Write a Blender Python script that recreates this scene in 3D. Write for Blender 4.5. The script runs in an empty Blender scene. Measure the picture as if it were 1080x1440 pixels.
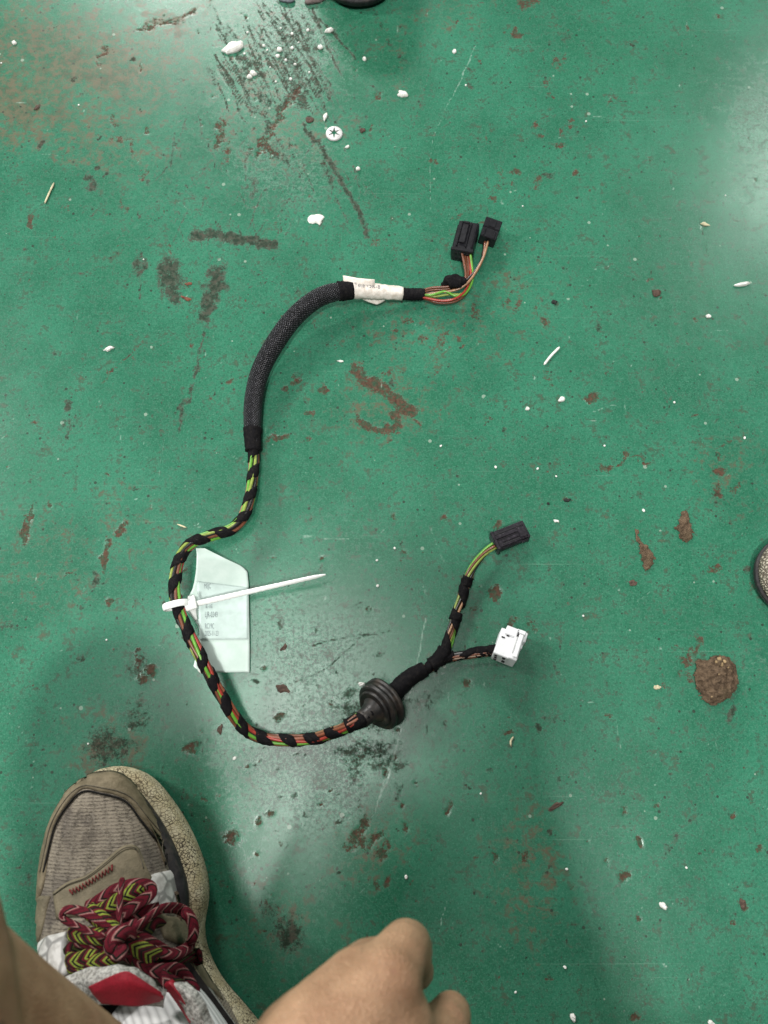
import bpy, bmesh, math, random
import numpy as np
from mathutils import Vector, Matrix, noise as mnoise
from mathutils.bvhtree import BVHTree

random.seed(7); RNG = np.random.default_rng(7)
S = bpy.context.scene
COL = S.collection

# ------------------------------------------------------------------ camera, world, lamps, exposure
CAM_H, TILT, FPX = 0.505, math.radians(14), 1040.0
cd = bpy.data.cameras.new("camera"); cam = bpy.data.objects.new("camera", cd); COL.objects.link(cam)
cam.location = (0, 0, CAM_H); cam.rotation_euler = (TILT, 0, 0)
cd.sensor_fit = 'VERTICAL'; cd.sensor_height = 36.0; cd.lens = FPX / 1440 * 36
cd.clip_start = 0.005; cd.clip_end = 60
cd.dof.use_dof = True; cd.dof.focus_distance = 0.50; cd.dof.aperture_fstop = 10.0
S.camera = cam
S.view_settings.view_transform = 'Standard'; S.view_settings.look = 'None'
S.view_settings.exposure = 0.32; S.view_settings.gamma = 1.0

W = bpy.data.worlds.new("World"); S.world = W; W.use_nodes = True
W.node_tree.nodes["Background"].inputs[0].default_value = (0.80, 0.93, 0.90, 1)
W.node_tree.nodes["Background"].inputs[1].default_value = 0.14

def lamp(name, loc, size, power, col=(1, 0.98, 0.94), sy=None, target=None):
    d = bpy.data.lights.new(name, 'AREA'); d.energy = power; d.color = col
    d.shape = 'RECTANGLE'; d.size = size; d.size_y = sy or size
    o = bpy.data.objects.new(name, d); COL.objects.link(o); o.location = loc
    if target is not None:
        o.rotation_euler = (Vector(target) - Vector(loc)).to_track_quat('-Z', 'Y').to_euler()
    return o
lamp('ceiling_panel_overhead', (-0.42, -0.10, 3.2), 0.62, 34, sy=1.0)
lamp('ceiling_lamp_above_head', (0.03, -0.78, 3.2), 0.22, 82, sy=0.22)
lamp('tube_lamp_left', (-2.3, 1.15, 1.8), 0.22, 46, sy=0.6, target=(0, 0.3, 0))
lamp('tube_lamp_ahead', (-0.8, 3.2, 1.55), 0.7, 72, sy=0.2, target=(0, 0.4, 0))
lamp('ceiling_lamp_right', (2.62, 3.15, 3.2), 0.30, 34, sy=0.5, target=(0.1, 0.3, 0))

# ------------------------------------------------------------------ helpers
ct, st = math.cos(TILT), math.sin(TILT)
def P(px, py, z=0.0):
    """world point at height z seen at photo pixel (px, py)"""
    dx, dy = (px - 540) / FPX, (720 - py) / FPX
    d = Vector((dx, dy * ct + st, dy * st - ct))
    k = (z - CAM_H) / d.z
    return Vector((d.x * k, d.y * k, z))
def ray(px, py):
    dx, dy = (px - 540) / FPX, (720 - py) / FPX
    return Vector((dx, dy * ct + st, dy * st - ct)).normalized()
def to_px(x, y, z=0.0):
    vy, vz = y, z - CAM_H
    cy = vy * ct + vz * st; cz = -vy * st + vz * ct
    return 540 + FPX * x / (-cz), 720 - FPX * cy / (-cz)

def tag(o, label=None, cat=None, group=None, kind=None):
    if label: o['label'] = label
    if cat: o['category'] = cat
    if group: o['group'] = group
    if kind: o['kind'] = kind
    return o
def empty(name, loc, label, cat, group=None):
    o = bpy.data.objects.new(name, None); COL.objects.link(o); o.location = loc
    o.empty_display_size = 0.02
    return tag(o, label, cat, group)
def mk(name, v, f, mat, parent=None, smooth=True, uv=None, mats=None, fm=None):
    me = bpy.data.meshes.new(name)
    me.from_pydata([tuple(p) for p in v], [], [tuple(int(i) for i in q) for q in f])
    if mat is not None: me.materials.append(mat)
    if mats:
        for m in mats: me.materials.append(m)
    if fm is not None: me.polygons.foreach_set('material_index', fm)
    me.polygons.foreach_set('use_smooth', [smooth] * len(me.polygons))
    if uv is not None:
        l = me.uv_layers.new(name='UVMap')
        flat = [c for q in uv for p in q for c in p]
        l.data.foreach_set('uv', flat)
    o = bpy.data.objects.new(name, me); COL.objects.link(o)
    if parent is not None:
        o.parent = parent
        off = Vector((0, 0, 0)); p = parent
        while p is not None: off += p.location; p = p.parent
        o.location = -off
    return o
def mk_bm(name, bm, mat, parent=None, smooth=False, angle=None):
    bm.normal_update()
    v = [w.co.copy() for w in bm.verts]; bm.verts.index_update()
    f = [[w.index for w in q.verts] for q in bm.faces]; bm.free()
    o = mk(name, v, f, mat, parent, smooth)
    return o

def spline(pts, step):
    """Catmull-Rom through points (any dimension), resampled at even step (first 3 dims)"""
    A = np.array([list(p) for p in pts], float)
    A = np.vstack([2 * A[0] - A[1], A, 2 * A[-1] - A[-2]])
    out = []
    for i in range(1, len(A) - 2):
        p0, p1, p2, p3 = A[i - 1], A[i], A[i + 1], A[i + 2]
        for t in np.linspace(0, 1, 24, endpoint=False):
            out.append(0.5 * ((2 * p1) + (-p0 + p2) * t + (2 * p0 - 5 * p1 + 4 * p2 - p3) * t * t + (-p0 + 3 * p1 - 3 * p2 + p3) * t ** 3))
    out.append(A[-2]); out = np.array(out)
    d = np.r_[0, np.cumsum(np.linalg.norm(np.diff(out[:, :3], axis=0), axis=1))]
    n = max(3, int(d[-1] / step) + 1)
    s = np.linspace(0, d[-1], n)
    return np.stack([np.interp(s, d, out[:, k]) for k in range(out.shape[1])], 1), s
def pxpath(pts, step):
    return spline([P(a, b, z / 1000.0) for a, b, z in pts], step)
def frames(C):
    T = np.gradient(C, axis=0); T /= np.linalg.norm(T, axis=1)[:, None] + 1e-12
    Z = np.array([0, 0, 1.0])
    B = np.cross(T, Z); nb = np.linalg.norm(B, axis=1)
    if nb.min() > 0.25:
        B /= nb[:, None]; N = np.cross(B, T)
        return T, N, B
    n = np.array([0, 0, 1.0]) if abs(T[0][2]) < 0.9 else np.array([1.0, 0, 0])
    Ns = []
    for t in T:
        n = n - t * np.dot(n, t); n /= np.linalg.norm(n); Ns.append(n)
    N = np.array(Ns); B = np.cross(T, N)
    return T, N, B
def tube(C, r, seg=10, s=None, flat=1.0, caps=True, twist=None):
    """swept tube: vertices, faces, uv(u around 0..1, v metres)"""
    C = np.asarray(C); n = len(C)
    T, N, B = frames(C)
    r = np.full(n, r) if np.isscalar(r) else np.asarray(r)
    if s is None: s = np.r_[0, np.cumsum(np.linalg.norm(np.diff(C, axis=0), axis=1))]
    a = np.arange(seg) * 2 * math.pi / seg
    if twist is None: twist = np.zeros(n)
    V = []
    for i in range(n):
        ca, sa = np.cos(a), np.sin(a)
        o1, o2 = r[i] * flat * ca, r[i] * sa
        c, q = math.cos(twist[i]), math.sin(twist[i])
        u, w = o1 * c - o2 * q, o1 * q + o2 * c
        V.append(C[i] + u[:, None] * N[i] + w[:, None] * B[i])
    V = np.concatenate(V); F = []; UV = []
    for i in range(n - 1):
        for j in range(seg):
            k = (j + 1) % seg
            F.append((i * seg + j, i * seg + k, (i + 1) * seg + k, (i + 1) * seg + j))
            UV.append(((j / seg, s[i]), ((j + 1) / seg, s[i]), ((j + 1) / seg, s[i + 1]), (j / seg, s[i + 1])))
    if caps:
        F.append(tuple(range(seg))[::-1]); UV.append(tuple((j / seg, s[0]) for j in range(seg))[::-1])
        F.append(tuple((n - 1) * seg + j for j in range(seg))); UV.append(tuple((j / seg, s[-1]) for j in range(seg)))
    return list(V), F, UV
def merge(parts):
    V, F, UV = [], [], []
    for v, f, u in parts:
        o = len(V); V += list(v); F += [tuple(i + o for i in q) for q in f]; UV += list(u)
    return V, F, UV
def capsule_chain(pts):
    """closed tapered tube with rounded ends through (Vector, radius) joints"""
    A, s = spline([(*p, r) for p, r in pts], 0.006)
    C, R = A[:, :3], A[:, 3]
    t0 = C[0] - C[1]; t0 /= np.linalg.norm(t0); t1 = C[-1] - C[-2]; t1 /= np.linalg.norm(t1)
    pre, post = [], []
    for a in (80, 60, 40, 20):
        pre.append((C[0] + t0 * R[0] * math.sin(math.radians(a)), R[0] * math.cos(math.radians(a))))
    for a in (20, 40, 60, 80):
        post.append((C[-1] + t1 * R[-1] * math.sin(math.radians(a)), R[-1] * math.cos(math.radians(a))))
    CC = np.array([p for p, _ in pre] + list(C) + [p for p, _ in post])
    RR = np.array([r for _, r in pre] + list(R) + [r for _, r in post])
    return tube(CC, RR, 20)

def boxes(bm, items, M=Matrix(), bev=0.0004):
    """bevelled boxes (centre, size) in a local frame"""
    for c, sz in items:
        b = bmesh.new(); bmesh.ops.create_cube(b, size=1.0)
        for v in b.verts: v.co = Vector((v.co.x * sz[0] + c[0], v.co.y * sz[1] + c[1], v.co.z * sz[2] + c[2]))
        w = min(bev, min(sz) * 0.3)
        bmesh.ops.bevel(b, geom=list(b.edges), offset=w, segments=1, affect='EDGES', profile=0.7)
        b.transform(M)
        vm = {v: bm.verts.new(v.co) for v in b.verts}
        for f in b.faces: bm.faces.new([vm[v] for v in f.verts])
        b.free()
    return bm
def frame_px(a, b, z, roll=0.0, pitch=0.0, at=0.5):
    """local frame: y runs from pixel a to pixel b, z up, origin between them at height z"""
    p, q = P(*a, z), P(*b, z); d = q - p
    ang = math.atan2(d.y, d.x) - math.pi / 2
    return Matrix.Translation(p.lerp(q, at)) @ Matrix.Rotation(ang, 4, 'Z') @ Matrix.Rotation(pitch, 4, 'X') @ Matrix.Rotation(roll, 4, 'Y')

# ------------------------------------------------------------------ node helpers
class NT:
    def __init__(s, name):
        s.m = bpy.data.materials.new(name); s.m.use_nodes = True
        s.t = s.m.node_tree; s.b = s.t.nodes['Principled BSDF']
    def n(s, typ, **kw):
        x = s.t.nodes.new(typ)
        for k, v in kw.items(): setattr(x, k, v)
        return x
    def put(s, sock, v):
        if v is None: return
        if hasattr(v, 'is_output') or isinstance(v, bpy.types.NodeSocket): s.t.links.new(v, sock)
        else:
            if isinstance(v, (tuple, list)) and len(v) == 3 and sock.type == 'RGBA': v = (*v, 1)
            sock.default_value = v
    def math(s, op, a, b=None, c=None, clamp=False):
        x = s.n('ShaderNodeMath', operation=op, use_clamp=clamp)
        for i, v in enumerate((a, b, c)): s.put(x.inputs[i], v)
        return x.outputs[0]
    def mix(s, f, a, b, mode='MIX'):
        x = s.n('ShaderNodeMix', data_type='RGBA', blend_type=mode, clamp_factor=True)
        s.put(x.inputs[0], f); s.put(x.inputs[6], a); s.put(x.inputs[7], b)
        return x.outputs[2]
    def step(s, v, lo, hi):
        x = s.n('ShaderNodeMapRange', interpolation_type='SMOOTHSTEP')
        s.put(x.inputs[0], v); x.inputs[1].default_value = lo; x.inputs[2].default_value = hi
        return x.outputs[0]
    def coord(s, kind='Object'): return s.n('ShaderNodeTexCoord').outputs[kind]
    def mapping(s, v, scale=(1, 1, 1), rot=0.0, loc=(0, 0, 0)):
        x = s.n('ShaderNodeMapping'); s.put(x.inputs[0], v); x.inputs[1].default_value = loc
        x.inputs[2].default_value = (0, 0, rot); x.inputs[3].default_value = scale
        return x.outputs[0]
    def noise(s, v, scale, detail=4, rough=0.55, dist=0.0):
        x = s.n('ShaderNodeTexNoise'); s.put(x.inputs['Vector'], v); x.inputs['Scale'].default_value = scale
        x.inputs['Detail'].default_value = detail; x.inputs['Roughness'].default_value = rough
        x.inputs['Distortion'].default_value = dist
        return x.outputs[0]
    def voro(s, v, scale, feature='F1', out=0, rand=1.0):
        x = s.n('ShaderNodeTexVoronoi', feature=feature); s.put(x.inputs['Vector'], v)
        x.inputs['Scale'].default_value = scale; x.inputs['Randomness'].default_value = rand
        return x.outputs[out]
    def bump(s, h, strength=0.3, dist=0.001, base=None):
        x = s.n('ShaderNodeBump'); s.put(x.inputs['Height'], h)
        x.inputs['Strength'].default_value = strength; x.inputs['Distance'].default_value = dist
        if base is not None: s.put(x.inputs['Normal'], base)
        s.t.links.new(x.outputs[0], s.b.inputs['Normal']); return x.outputs[0]
    def set(s, col=None, rough=None, spec=None, metal=None):
        s.put(s.b.inputs['Base Color'], col); s.put(s.b.inputs['Roughness'], rough)
        s.put(s.b.inputs['Specular IOR Level'], spec); s.put(s.b.inputs['Metallic'], metal)
        return s.m

def simple(name, col, rough=0.5, var=0.25, nscale=300, bump=0.15, spec=0.4, dirt=None, dirt_amt=0.0, dscale=60, bd=0.0004, detail=4):
    t = NT(name); c = t.coord()
    n = t.noise(c, nscale, detail)
    lo = tuple(x * (1 - var) for x in col); hi = tuple(min(1, x * (1 + var)) for x in col)
    k = t.mix(t.step(n, 0.3, 0.7), lo, hi)
    if dirt is not None:
        k = t.mix(t.math('MULTIPLY', t.step(t.noise(c, dscale, 6, 0.7), 0.45, 0.7), dirt_amt), k, dirt)
    if bump: t.bump(n, bump, bd)
    return t.set(k, rough, spec)

M = {}
M['tape'] = simple('black_cloth_tape', (0.0050, 0.0047, 0.0058), 0.8, 0.5, 1600, 0.8, 0.10, dirt=(0.030, 0.026, 0.022), dirt_amt=0.30, dscale=400)
M['black_plastic'] = simple('black_plastic', (0.0055, 0.0055, 0.0075), 0.34, 0.25, 500, 0.12, 0.30, dirt=(0.028, 0.028, 0.033), dirt_amt=0.30, dscale=260)
M['purple_plastic'] = simple('worn_black_plastic', (0.0085, 0.0070, 0.0105), 0.38, 0.3, 500, 0.12, 0.34, dirt=(0.07, 0.06, 0.075), dirt_amt=0.35, dscale=300)
M['hole'] = simple('cavity_shade_black', (0.004, 0.004, 0.006), 0.7, 0.1, 100, 0)  # solid dark insets stand in for the shade inside sockets and slots
M['white_plastic'] = simple('white_nylon', (0.70, 0.71, 0.73), 0.42, 0.03, 400, 0.05, 0.4, dirt=(0.55, 0.56, 0.58), dirt_amt=0.25, dscale=250)
M['tie'] = simple('white_tie_nylon', (0.80, 0.82, 0.80), 0.40, 0.03, 400, 0.03, 0.45)
M['rubber'] = simple('dusty_black_rubber', (0.012, 0.011, 0.011), 0.42, 0.4, 350, 0.3, 0.45, dirt=(0.055, 0.040, 0.028), dirt_amt=0.7, dscale=90)
WCOL = {'green': (0.10, 0.28, 0.032), 'lime': (0.20, 0.26, 0.05), 'brown': (0.13, 0.045, 0.022), 'red': (0.27, 0.034, 0.022),
        'orange': (0.20, 0.066, 0.034), 'tan': (0.26, 0.14, 0.075), 'black': (0.014, 0.013, 0.013), 'pale': (0.50, 0.36, 0.28)}
for k, c in WCOL.items():
    M['w_' + k] = simple(k + '_wire_pvc', c, 0.34, 0.12, 500, 0.05, 0.45, dirt=tuple(x * 0.35 for x in c), dirt_amt=0.4, dscale=200)

# ------------------------------------------------------------------ the painted floor: one sheet, wear, stains and some painted reflections kept per point
def build_floor():
    fine = 0.0012
    xs = np.concatenate([[-6, -4, -2.5, -1.6, -1.0, -0.7, -0.5, -0.42], np.arange(-0.375, 0.3751, fine), [0.42, 0.5, 0.7, 1.0, 1.6, 2.5, 4, 6]])
    ys = np.concatenate([[-6, -4, -2.5, -1.6, -1.0, -0.7, -0.5, -0.32], np.arange(-0.215, 0.6151, fine), [0.66, 0.75, 0.9, 1.2, 1.8, 2.8, 4.2, 6]])
    nx, ny = len(xs), len(ys)
    X, Y = np.meshgrid(xs, ys); X = X.ravel(); Y = Y.ravel()
    U, Vv = to_px(X, Y)
    bad = Y < -1.0
    U = np.where(bad, -9999, U); Vv = np.where(bad, 99999, Vv)
    # value-noise fields over the photo-sized patch, for ragged outlines
    def vnoise(scale, seed):
        r = np.random.default_rng(seed); g = r.random((512, 512))
        a = ((X + 7) / scale) % 511; b = ((Y + 7) / scale) % 511
        i, j = a.astype(int), b.astype(int); fa, fb = a - i, b - j
        fa = fa * fa * (3 - 2 * fa); fb = fb * fb * (3 - 2 * fb)
        return (g[i, j] * (1 - fa) * (1 - fb) + g[i + 1, j] * fa * (1 - fb) + g[i, j + 1] * (1 - fa) * fb + g[i + 1, j + 1] * fa * fb) - 0.5
    n1 = vnoise(0.0021, 1) * 0.6 + vnoise(0.0045, 2); n2 = vnoise(0.0021, 3) * 0.6 + vnoise(0.0045, 4)
    m1 = vnoise(0.012, 5) + vnoise(0.006, 6) * 0.5; m2 = vnoise(0.012, 7) + vnoise(0.006, 8) * 0.5
    big = vnoise(0.05, 9) + 0.5 * vnoise(0.02, 10)
    UW = U + n1 * 9 + m1 * 9; VW = Vv + n2 * 9 + m2 * 9
    UL = U + n1 * 1.2 + m1 * 3; VL = Vv + n2 * 1.2 + m2 * 3
    fld = {k: np.zeros(len(X)) for k in ('brown', 'dark', 'worn', 'film', 'light', 'deep_reflection')}
    fld['deep_reflection'] += np.clip(big * .9, 0, .35); fld['worn'] += np.clip(-big * .5 - .08, 0, .25)
    def blob(k, x, y, rx, ry, ang=0, s=1.0, soft=0.85, warp=1.0):
        sel = np.nonzero((abs(U - x) < max(rx, ry) * 1.8 + 14) & (abs(Vv - y) < max(rx, ry) * 1.8 + 14))[0]
        if not len(sel): return
        u = U[sel] + (UW[sel] - U[sel]) * warp - x; v = Vv[sel] + (VW[sel] - Vv[sel]) * warp - y
        a = math.radians(ang); p = u * math.cos(a) + v * math.sin(a); q = -u * math.sin(a) + v * math.cos(a)
        d = np.sqrt((p / rx) ** 2 + (q / ry) ** 2)
        val = np.clip((1 - d) / soft + 0.5, 0, 1) * s
        fld[k][sel] = np.maximum(fld[k][sel], val)
    def stroke(k, pts, w, s=1.0, soft=1.0, warp=0.0, w2=None):
        for i in range(len(pts) - 1):
            (x0, y0), (x1, y1) = pts[i], pts[i + 1]
            sel = np.nonzero((U > min(x0, x1) - w * 2 - 8) & (U < max(x0, x1) + w * 2 + 8) & (Vv > min(y0, y1) - w * 2 - 8) & (Vv < max(y0, y1) + w * 2 + 8))[0]
            if not len(sel): continue
            if warp: u, v = UW[sel] * warp + U[sel] * (1 - warp), VW[sel] * warp + Vv[sel] * (1 - warp)
            else: u, v = UL[sel], VL[sel]
            dx, dy = x1 - x0, y1 - y0
            t = np.clip(((u - x0) * dx + (v - y0) * dy) / (dx * dx + dy * dy + 1e-6), 0, 1)
            d = np.hypot(u - x0 - t * dx, v - y0 - t * dy)
            ww = w if w2 is None else w + (w2 - w) * t
            fld[k][sel] = np.maximum(fld[k][sel], np.clip((1 - d / ww) / soft + 0.5 * (soft < 1), 0, 1) * s)
    # bare patches where the paint has gone, brown
    B = 'brown'
    stroke(B, [(500, 519), (530, 545), (560, 566), (582, 580)], 9, 1, .8, .7); stroke(B, [(506, 588), (535, 604), (560, 600)], 6, .95, .8, .8)
    stroke(B, [(556, 578), (560, 604)], 7, .9, .8, .8)
    blob(B, 585, 592, 5, 12, -20, .85); blob(B, 548, 618, 6, 4, 0, .8)
    for x, y, rx, ry, a, s in ((390, 615, 17, 5, 0, 1), (417, 535, 7, 6, -40, 1), (456, 546, 5, 7, 0, .9), (434, 583, 9, 4, 0, .75), (42, 314, 6, 11, -20, .95),
        (695, 833, 8, 12, -8, 1), (700, 738, 6, 8, 20, .9), (720, 878, 7, 7, 0, .9), (748, 882, 7, 8, 0, .62), (676, 886, 4, 6, 0, .6), (675, 890, 4, 4, 0, .6),
        (728, 242, 9, 8, 0, 1), (787, 205, 12, 4, 0, .95), (757, 252, 7, 10, 0, .6), (755, 176, 5, 9, 0, .9), (805, 173, 4, 8, 0, .85), (725, 46, 12, 5, -5, 1),
        (740, 5, 15, 7, -10, .9), (787, 87, 8, 12, 35, .62), (768, 118, 12, 5, -35, .65), (775, 138, 10, 3, 0, .8), (865, 140, 10, 3, -55, .8), (840, 285, 8, 5, 0, .5),
        (830, 557, 11, 7, -15, 1), (768, 453, 7, 6, 0, .95), (920, 92, 6, 3, 0, .5), (991, 316, 7, 4, 5, .8), (916, 396, 4, 4, 0, .7), (976, 452, 5, 6, 0, .65),
        (1012, 660, 9, 9, 0, .95), (1010, 690, 5, 16, 5, .9), (1037, 688, 5, 10, 0, .65), (1012, 637, 3, 14, 0, .6), (885, 640, 6, 7, 0, .9), (850, 660, 10, 4, -10, .9),
        (903, 650, 5, 4, 0, .85), (175, 742, 8, 12, 20, 1), (152, 848, 6, 6, 0, 1), (176, 175 + 0, 3, 4, 0, .4), (90, 808, 6, 3, -40, .9), (205, 945, 18, 10, -40, .8),
        (195, 925, 16, 6, -60, .6), (965, 928, 8, 8, 0, .9), (955, 946, 5, 6, 0, .8), (972, 918, 8, 5, -50, .8), (980, 903, 9, 8, 0, .75), (968, 955, 6, 9, 0, .7),
        (925, 965, 6, 7, 0, .55), (505, 1168, 20, 8, -50, .8), (530, 1175, 14, 7, -30, .75), (497, 1190, 16, 7, -25, .7), (535, 1200, 7, 12, 0, .95), (520, 1185, 6, 14, 30, .8), (543, 1185, 4, 12, 0, .8),
        (545, 1245, 12, 4, -55, .9), (528, 1245, 4, 12, 10, .7), (895, 1186, 4, 12, -35, 1), (876, 1233, 7, 7, 0, 1), (850, 1211, 5, 6, 0, .8), (877, 1137, 9, 6, -30, .7),
        (1043, 1271, 5, 7, 0, .9), (630, 1140, 5, 10, 0, .9), (748, 1235, 6, 6, 0, .8), (738, 1205, 6, 10, 0, .65), (773, 1370, 6, 4, 0, .85), (890, 1428, 8, 5, 0, .85),
        (1030, 1149, 5, 6, 0, .85), (1028, 1297, 5, 6, 0, .7), (567, 1167, 4, 6, 0, .9), (565, 1133, 4, 6, 0, .8), (720, 1030, 6, 5, 0, .8), (655, 962, 8, 6, 0, .7),
        (384, 1145, 6, 5, 0, .95), (270, 1053, 8, 8, 0, .9), (320, 1176, 13, 9, 10, .85), (283, 1124, 5, 4, 0, .8), (302, 1121, 5, 5, 0, .6), (372, 1268, 10, 5, 0, .6), (390, 1280, 4, 9, 10, .6),
        (312, 190, 7, 20, 8, .85), (320, 215, 5, 16, 15, .7), (378, 215, 6, 8, 20, .9), (362, 170 + 45, 6, 8, 0, .8), (160, 170, 10, 6, 40, .7), (185, 205, 5, 25, -8, .6),
        (165, 195, 20, 8, 0, .5), (205, 250, 10, 8, 0, .6), (175, 290, 5, 12, 0, .5), (145, 75, 5, 20, 0, .65), (40, 725, 5, 20, 8, .9), (32, 752, 7, 17, 8, 1),
        (152, 760, 5, 14, 5, .95), (150, 790, 6, 16, 8, 1), (800, 702, 6, 4, 0, .8), (700, 1400, 3, 3, 0, .5), (520, 470 - 30, 5, 4, 0, .6), (573, 450, 8, 7, 0, .7),
        (590, 476, 8, 5, -30, .8), (630, 474, 6, 5, 0, .8), (648, 484, 5, 4, 0, .6), (620, 482, 10, 6, 0, .6), (665, 438, 8, 5, -50, .75), (545, 524, 12, 4, 0, .7), (618, 525, 6, 4, 0, .6),
        (725, 430, 12, 5, -50, .65), (712, 424, 16, 3, -50, .75), (735, 405, 6, 4, -40, .7), (755, 440, 4, 7, 0, .6), (702, 246, 5, 10, 15, .6), (700, 262, 10, 4, -30, .6), (690, 280, 12, 4, -25, .7),
        (645, 305, 12, 3, -30, .7), (855, 520, 5, 12, 0, .5), (770, 530, 12, 6, 30, .55), (905, 550, 5, 4, 0, .6), (690, 1185, 4, 4, 0, .5)):
        blob(B, x, y, rx, ry, a, s)
    stroke(B, [(850, 660), (872, 655), (888, 642), (900, 642), (907, 658)], 2.5, .8, 1, .5)
    stroke(B, [(420, 125), (400, 160), (380, 185), (368, 212)], 9, .85, 1, .8); stroke(B, [(140, 540), (175, 505), (208, 472)], 3, .7, 1, .4)
    stroke(B, [(275, 15), (240, 30), (195, 38)], 9, .8, 1, .8); stroke(B, [(330, 185), (310, 230)], 4, .6, 1, .6)
    # tyre black and grime
    D = 'dark'
    for x, y, rx, ry, a, s in ((240, 388, 17, 30, -4, .95), (246, 415, 9, 16, -15, .95), (302, 400, 13, 30, 10, .95), (292, 435, 9, 26, 8, .95), (195, 378, 6, 20, 0, .8), (126, 262, 8, 13, 0, .8),
        (97, 600, 11, 12, 0, .5), (94, 612, 5, 6, 0, .8), (150, 1050, 35, 26, 20, .75), (515, 1058, 45, 16, -8, .52), (545, 1072, 28, 12, 0, .55), (500, 1075, 14, 30, 0, .45), (405, 1312, 26, 24, 30, .8), (375, 1275, 18, 14, 0, .45),
        (505, 1005, 40, 14, 20, .55), (365, 205, 10, 14, 0, .6), (400, 150, 8, 22, 30, .65), (355, 265, 6, 20, 8, .6), (385, 210, 12, 12, 0, .5),
        (985, 930, 6, 5, 0, .9), (1000, 1090, 3, 3, 0, .5), (1028, 1005, 6, 12, 20, .7), (780, 1005, 10, 8, 0, .5), (740, 560, 6, 3, 0, .4), (1010, 700, 14, 20, 0, .35), (190, 1005, 20, 26, 0, .5), (195, 935, 12, 22, 20, .6),
        (15, 880, 10, 10, 0, .5), (780, 935, 6, 8, 0, .5), (940, 1190, 4, 13, 0, .55), (945, 1178, 10, 3, 0, .5), (947, 1202, 10, 3, 0, .5), (165, 85, 3, 3, 0, .6), (435, 168, 6, 5, 0, .8), (398, 218, 8, 6, 0, .75),
        (650, 975, 10, 4, -30, .5), (495, 975, 16, 8, -30, .55), (400, 970, 3, 3, 0, .6), (440, 956, 8, 6, 0, .4), (690, 1085, 4, 4, 0, .7), (560, 1110, 6, 14, 0, .45), (600, 985, 30, 12, -20, .35)):
        blob(D, x, y, rx, ry, a, s, .9)
    stroke(D, [(275, 331), (310, 331), (345, 337), (386, 343)], 7, .95, .9, .7)
    stroke(D, [(288, 470), (275, 520), (264, 560), (254, 600)], 4, .9, 1, .8); stroke(D, [(262, 560), (252, 608)], 5, .8, 1, .9)
    stroke(D, [(426, 175), (455, 215), (480, 255), (500, 290), (516, 330)], 6, 1.0, 1, .4); stroke(D, [(455, 228), (470, 262)], 9, .8, 1, .5); stroke(D, [(335, 100), (355, 150), (385, 175)], 6, .7, 1, .7); stroke(D, [(300, 10), (330, 70), (350, 110)], 4, .7, 1, .5); stroke(D, [(380, 30), (420, 90), (440, 130)], 4, .8, 1, .4); stroke(D, [(400, 20), (435, 80)], 3, .8, 1, .4); stroke(D, [(520, 0), (545, 60), (575, 90)], 5, .5, 1, .6)
    stroke(D, [(200, 355), (196, 420)], 3, .8, 1, .4); stroke(D, [(350, 200), (344, 280)], 3, .7, 1, .5); stroke(D, [(420, 700 - 20), (423, 700)], 2, .7)
    for (x, y, rx, ry, a, s_) in ((345, 110, 20, 8, 60, .6), (372, 140, 22, 7, 62, .65), (410, 90, 28, 7, 62, .6), (440, 60, 30, 6, 63, .55), (395, 45, 26, 6, 63, .5), (330, 60, 22, 6, 60, .5), (300, 105, 14, 6, 50, .5), (425, 140, 16, 9, 100, .7), (375, 178, 14, 8, 100, .7), (415, 130, 7, 26, 28, .7)):
        blob(D, x, y, rx, ry, a, s_, .9)
    # scraped fan near the top
    r = np.random.default_rng(11)
    for i in range(150):
        x, y = r.uniform(300, 455), r.uniform(0, 115); L = r.uniform(15, 80); a = math.radians(r.normal(60, 6))
        if x < 340 and y < 30: continue
        dkl = r.random() < .74; stroke('dark' if dkl else 'light', [(x, y), (x + L * math.cos(a), y + L * math.sin(a))], r.uniform(1.6, 3.4) * (1 if dkl else .7), r.uniform(.6, 1.1) if dkl else r.uniform(.3, .6))
    for i in range(110):
        x, y = r.uniform(240, 520), r.uniform(150, 340); L = r.uniform(10, 55); a = math.radians(r.choice([62, 68, 95, 118]) + r.normal(0, 8))
        dkl = r.random() < .8; stroke('dark' if dkl else 'light', [(x, y), (x + L * math.cos(a), y + L * math.sin(a))], r.uniform(1.2, 2.6) * (1 if dkl else .6), r.uniform(.45, .9) if dkl else r.uniform(.25, .5))
    # worn, whitened paint; lower centre and upper right patches also carry painted sheen
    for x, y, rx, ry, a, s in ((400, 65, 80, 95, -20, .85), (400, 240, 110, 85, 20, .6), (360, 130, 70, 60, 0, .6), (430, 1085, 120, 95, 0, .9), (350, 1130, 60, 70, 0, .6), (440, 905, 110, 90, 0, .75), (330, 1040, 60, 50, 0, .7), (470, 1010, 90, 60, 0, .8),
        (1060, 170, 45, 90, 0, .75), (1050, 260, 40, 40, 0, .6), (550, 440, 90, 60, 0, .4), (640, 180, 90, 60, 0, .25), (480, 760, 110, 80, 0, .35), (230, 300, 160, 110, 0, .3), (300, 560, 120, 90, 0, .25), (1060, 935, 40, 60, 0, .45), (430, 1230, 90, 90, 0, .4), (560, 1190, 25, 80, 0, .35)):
        blob('worn', x, y, rx, ry, a, s, 1.3, 4.0)
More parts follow.
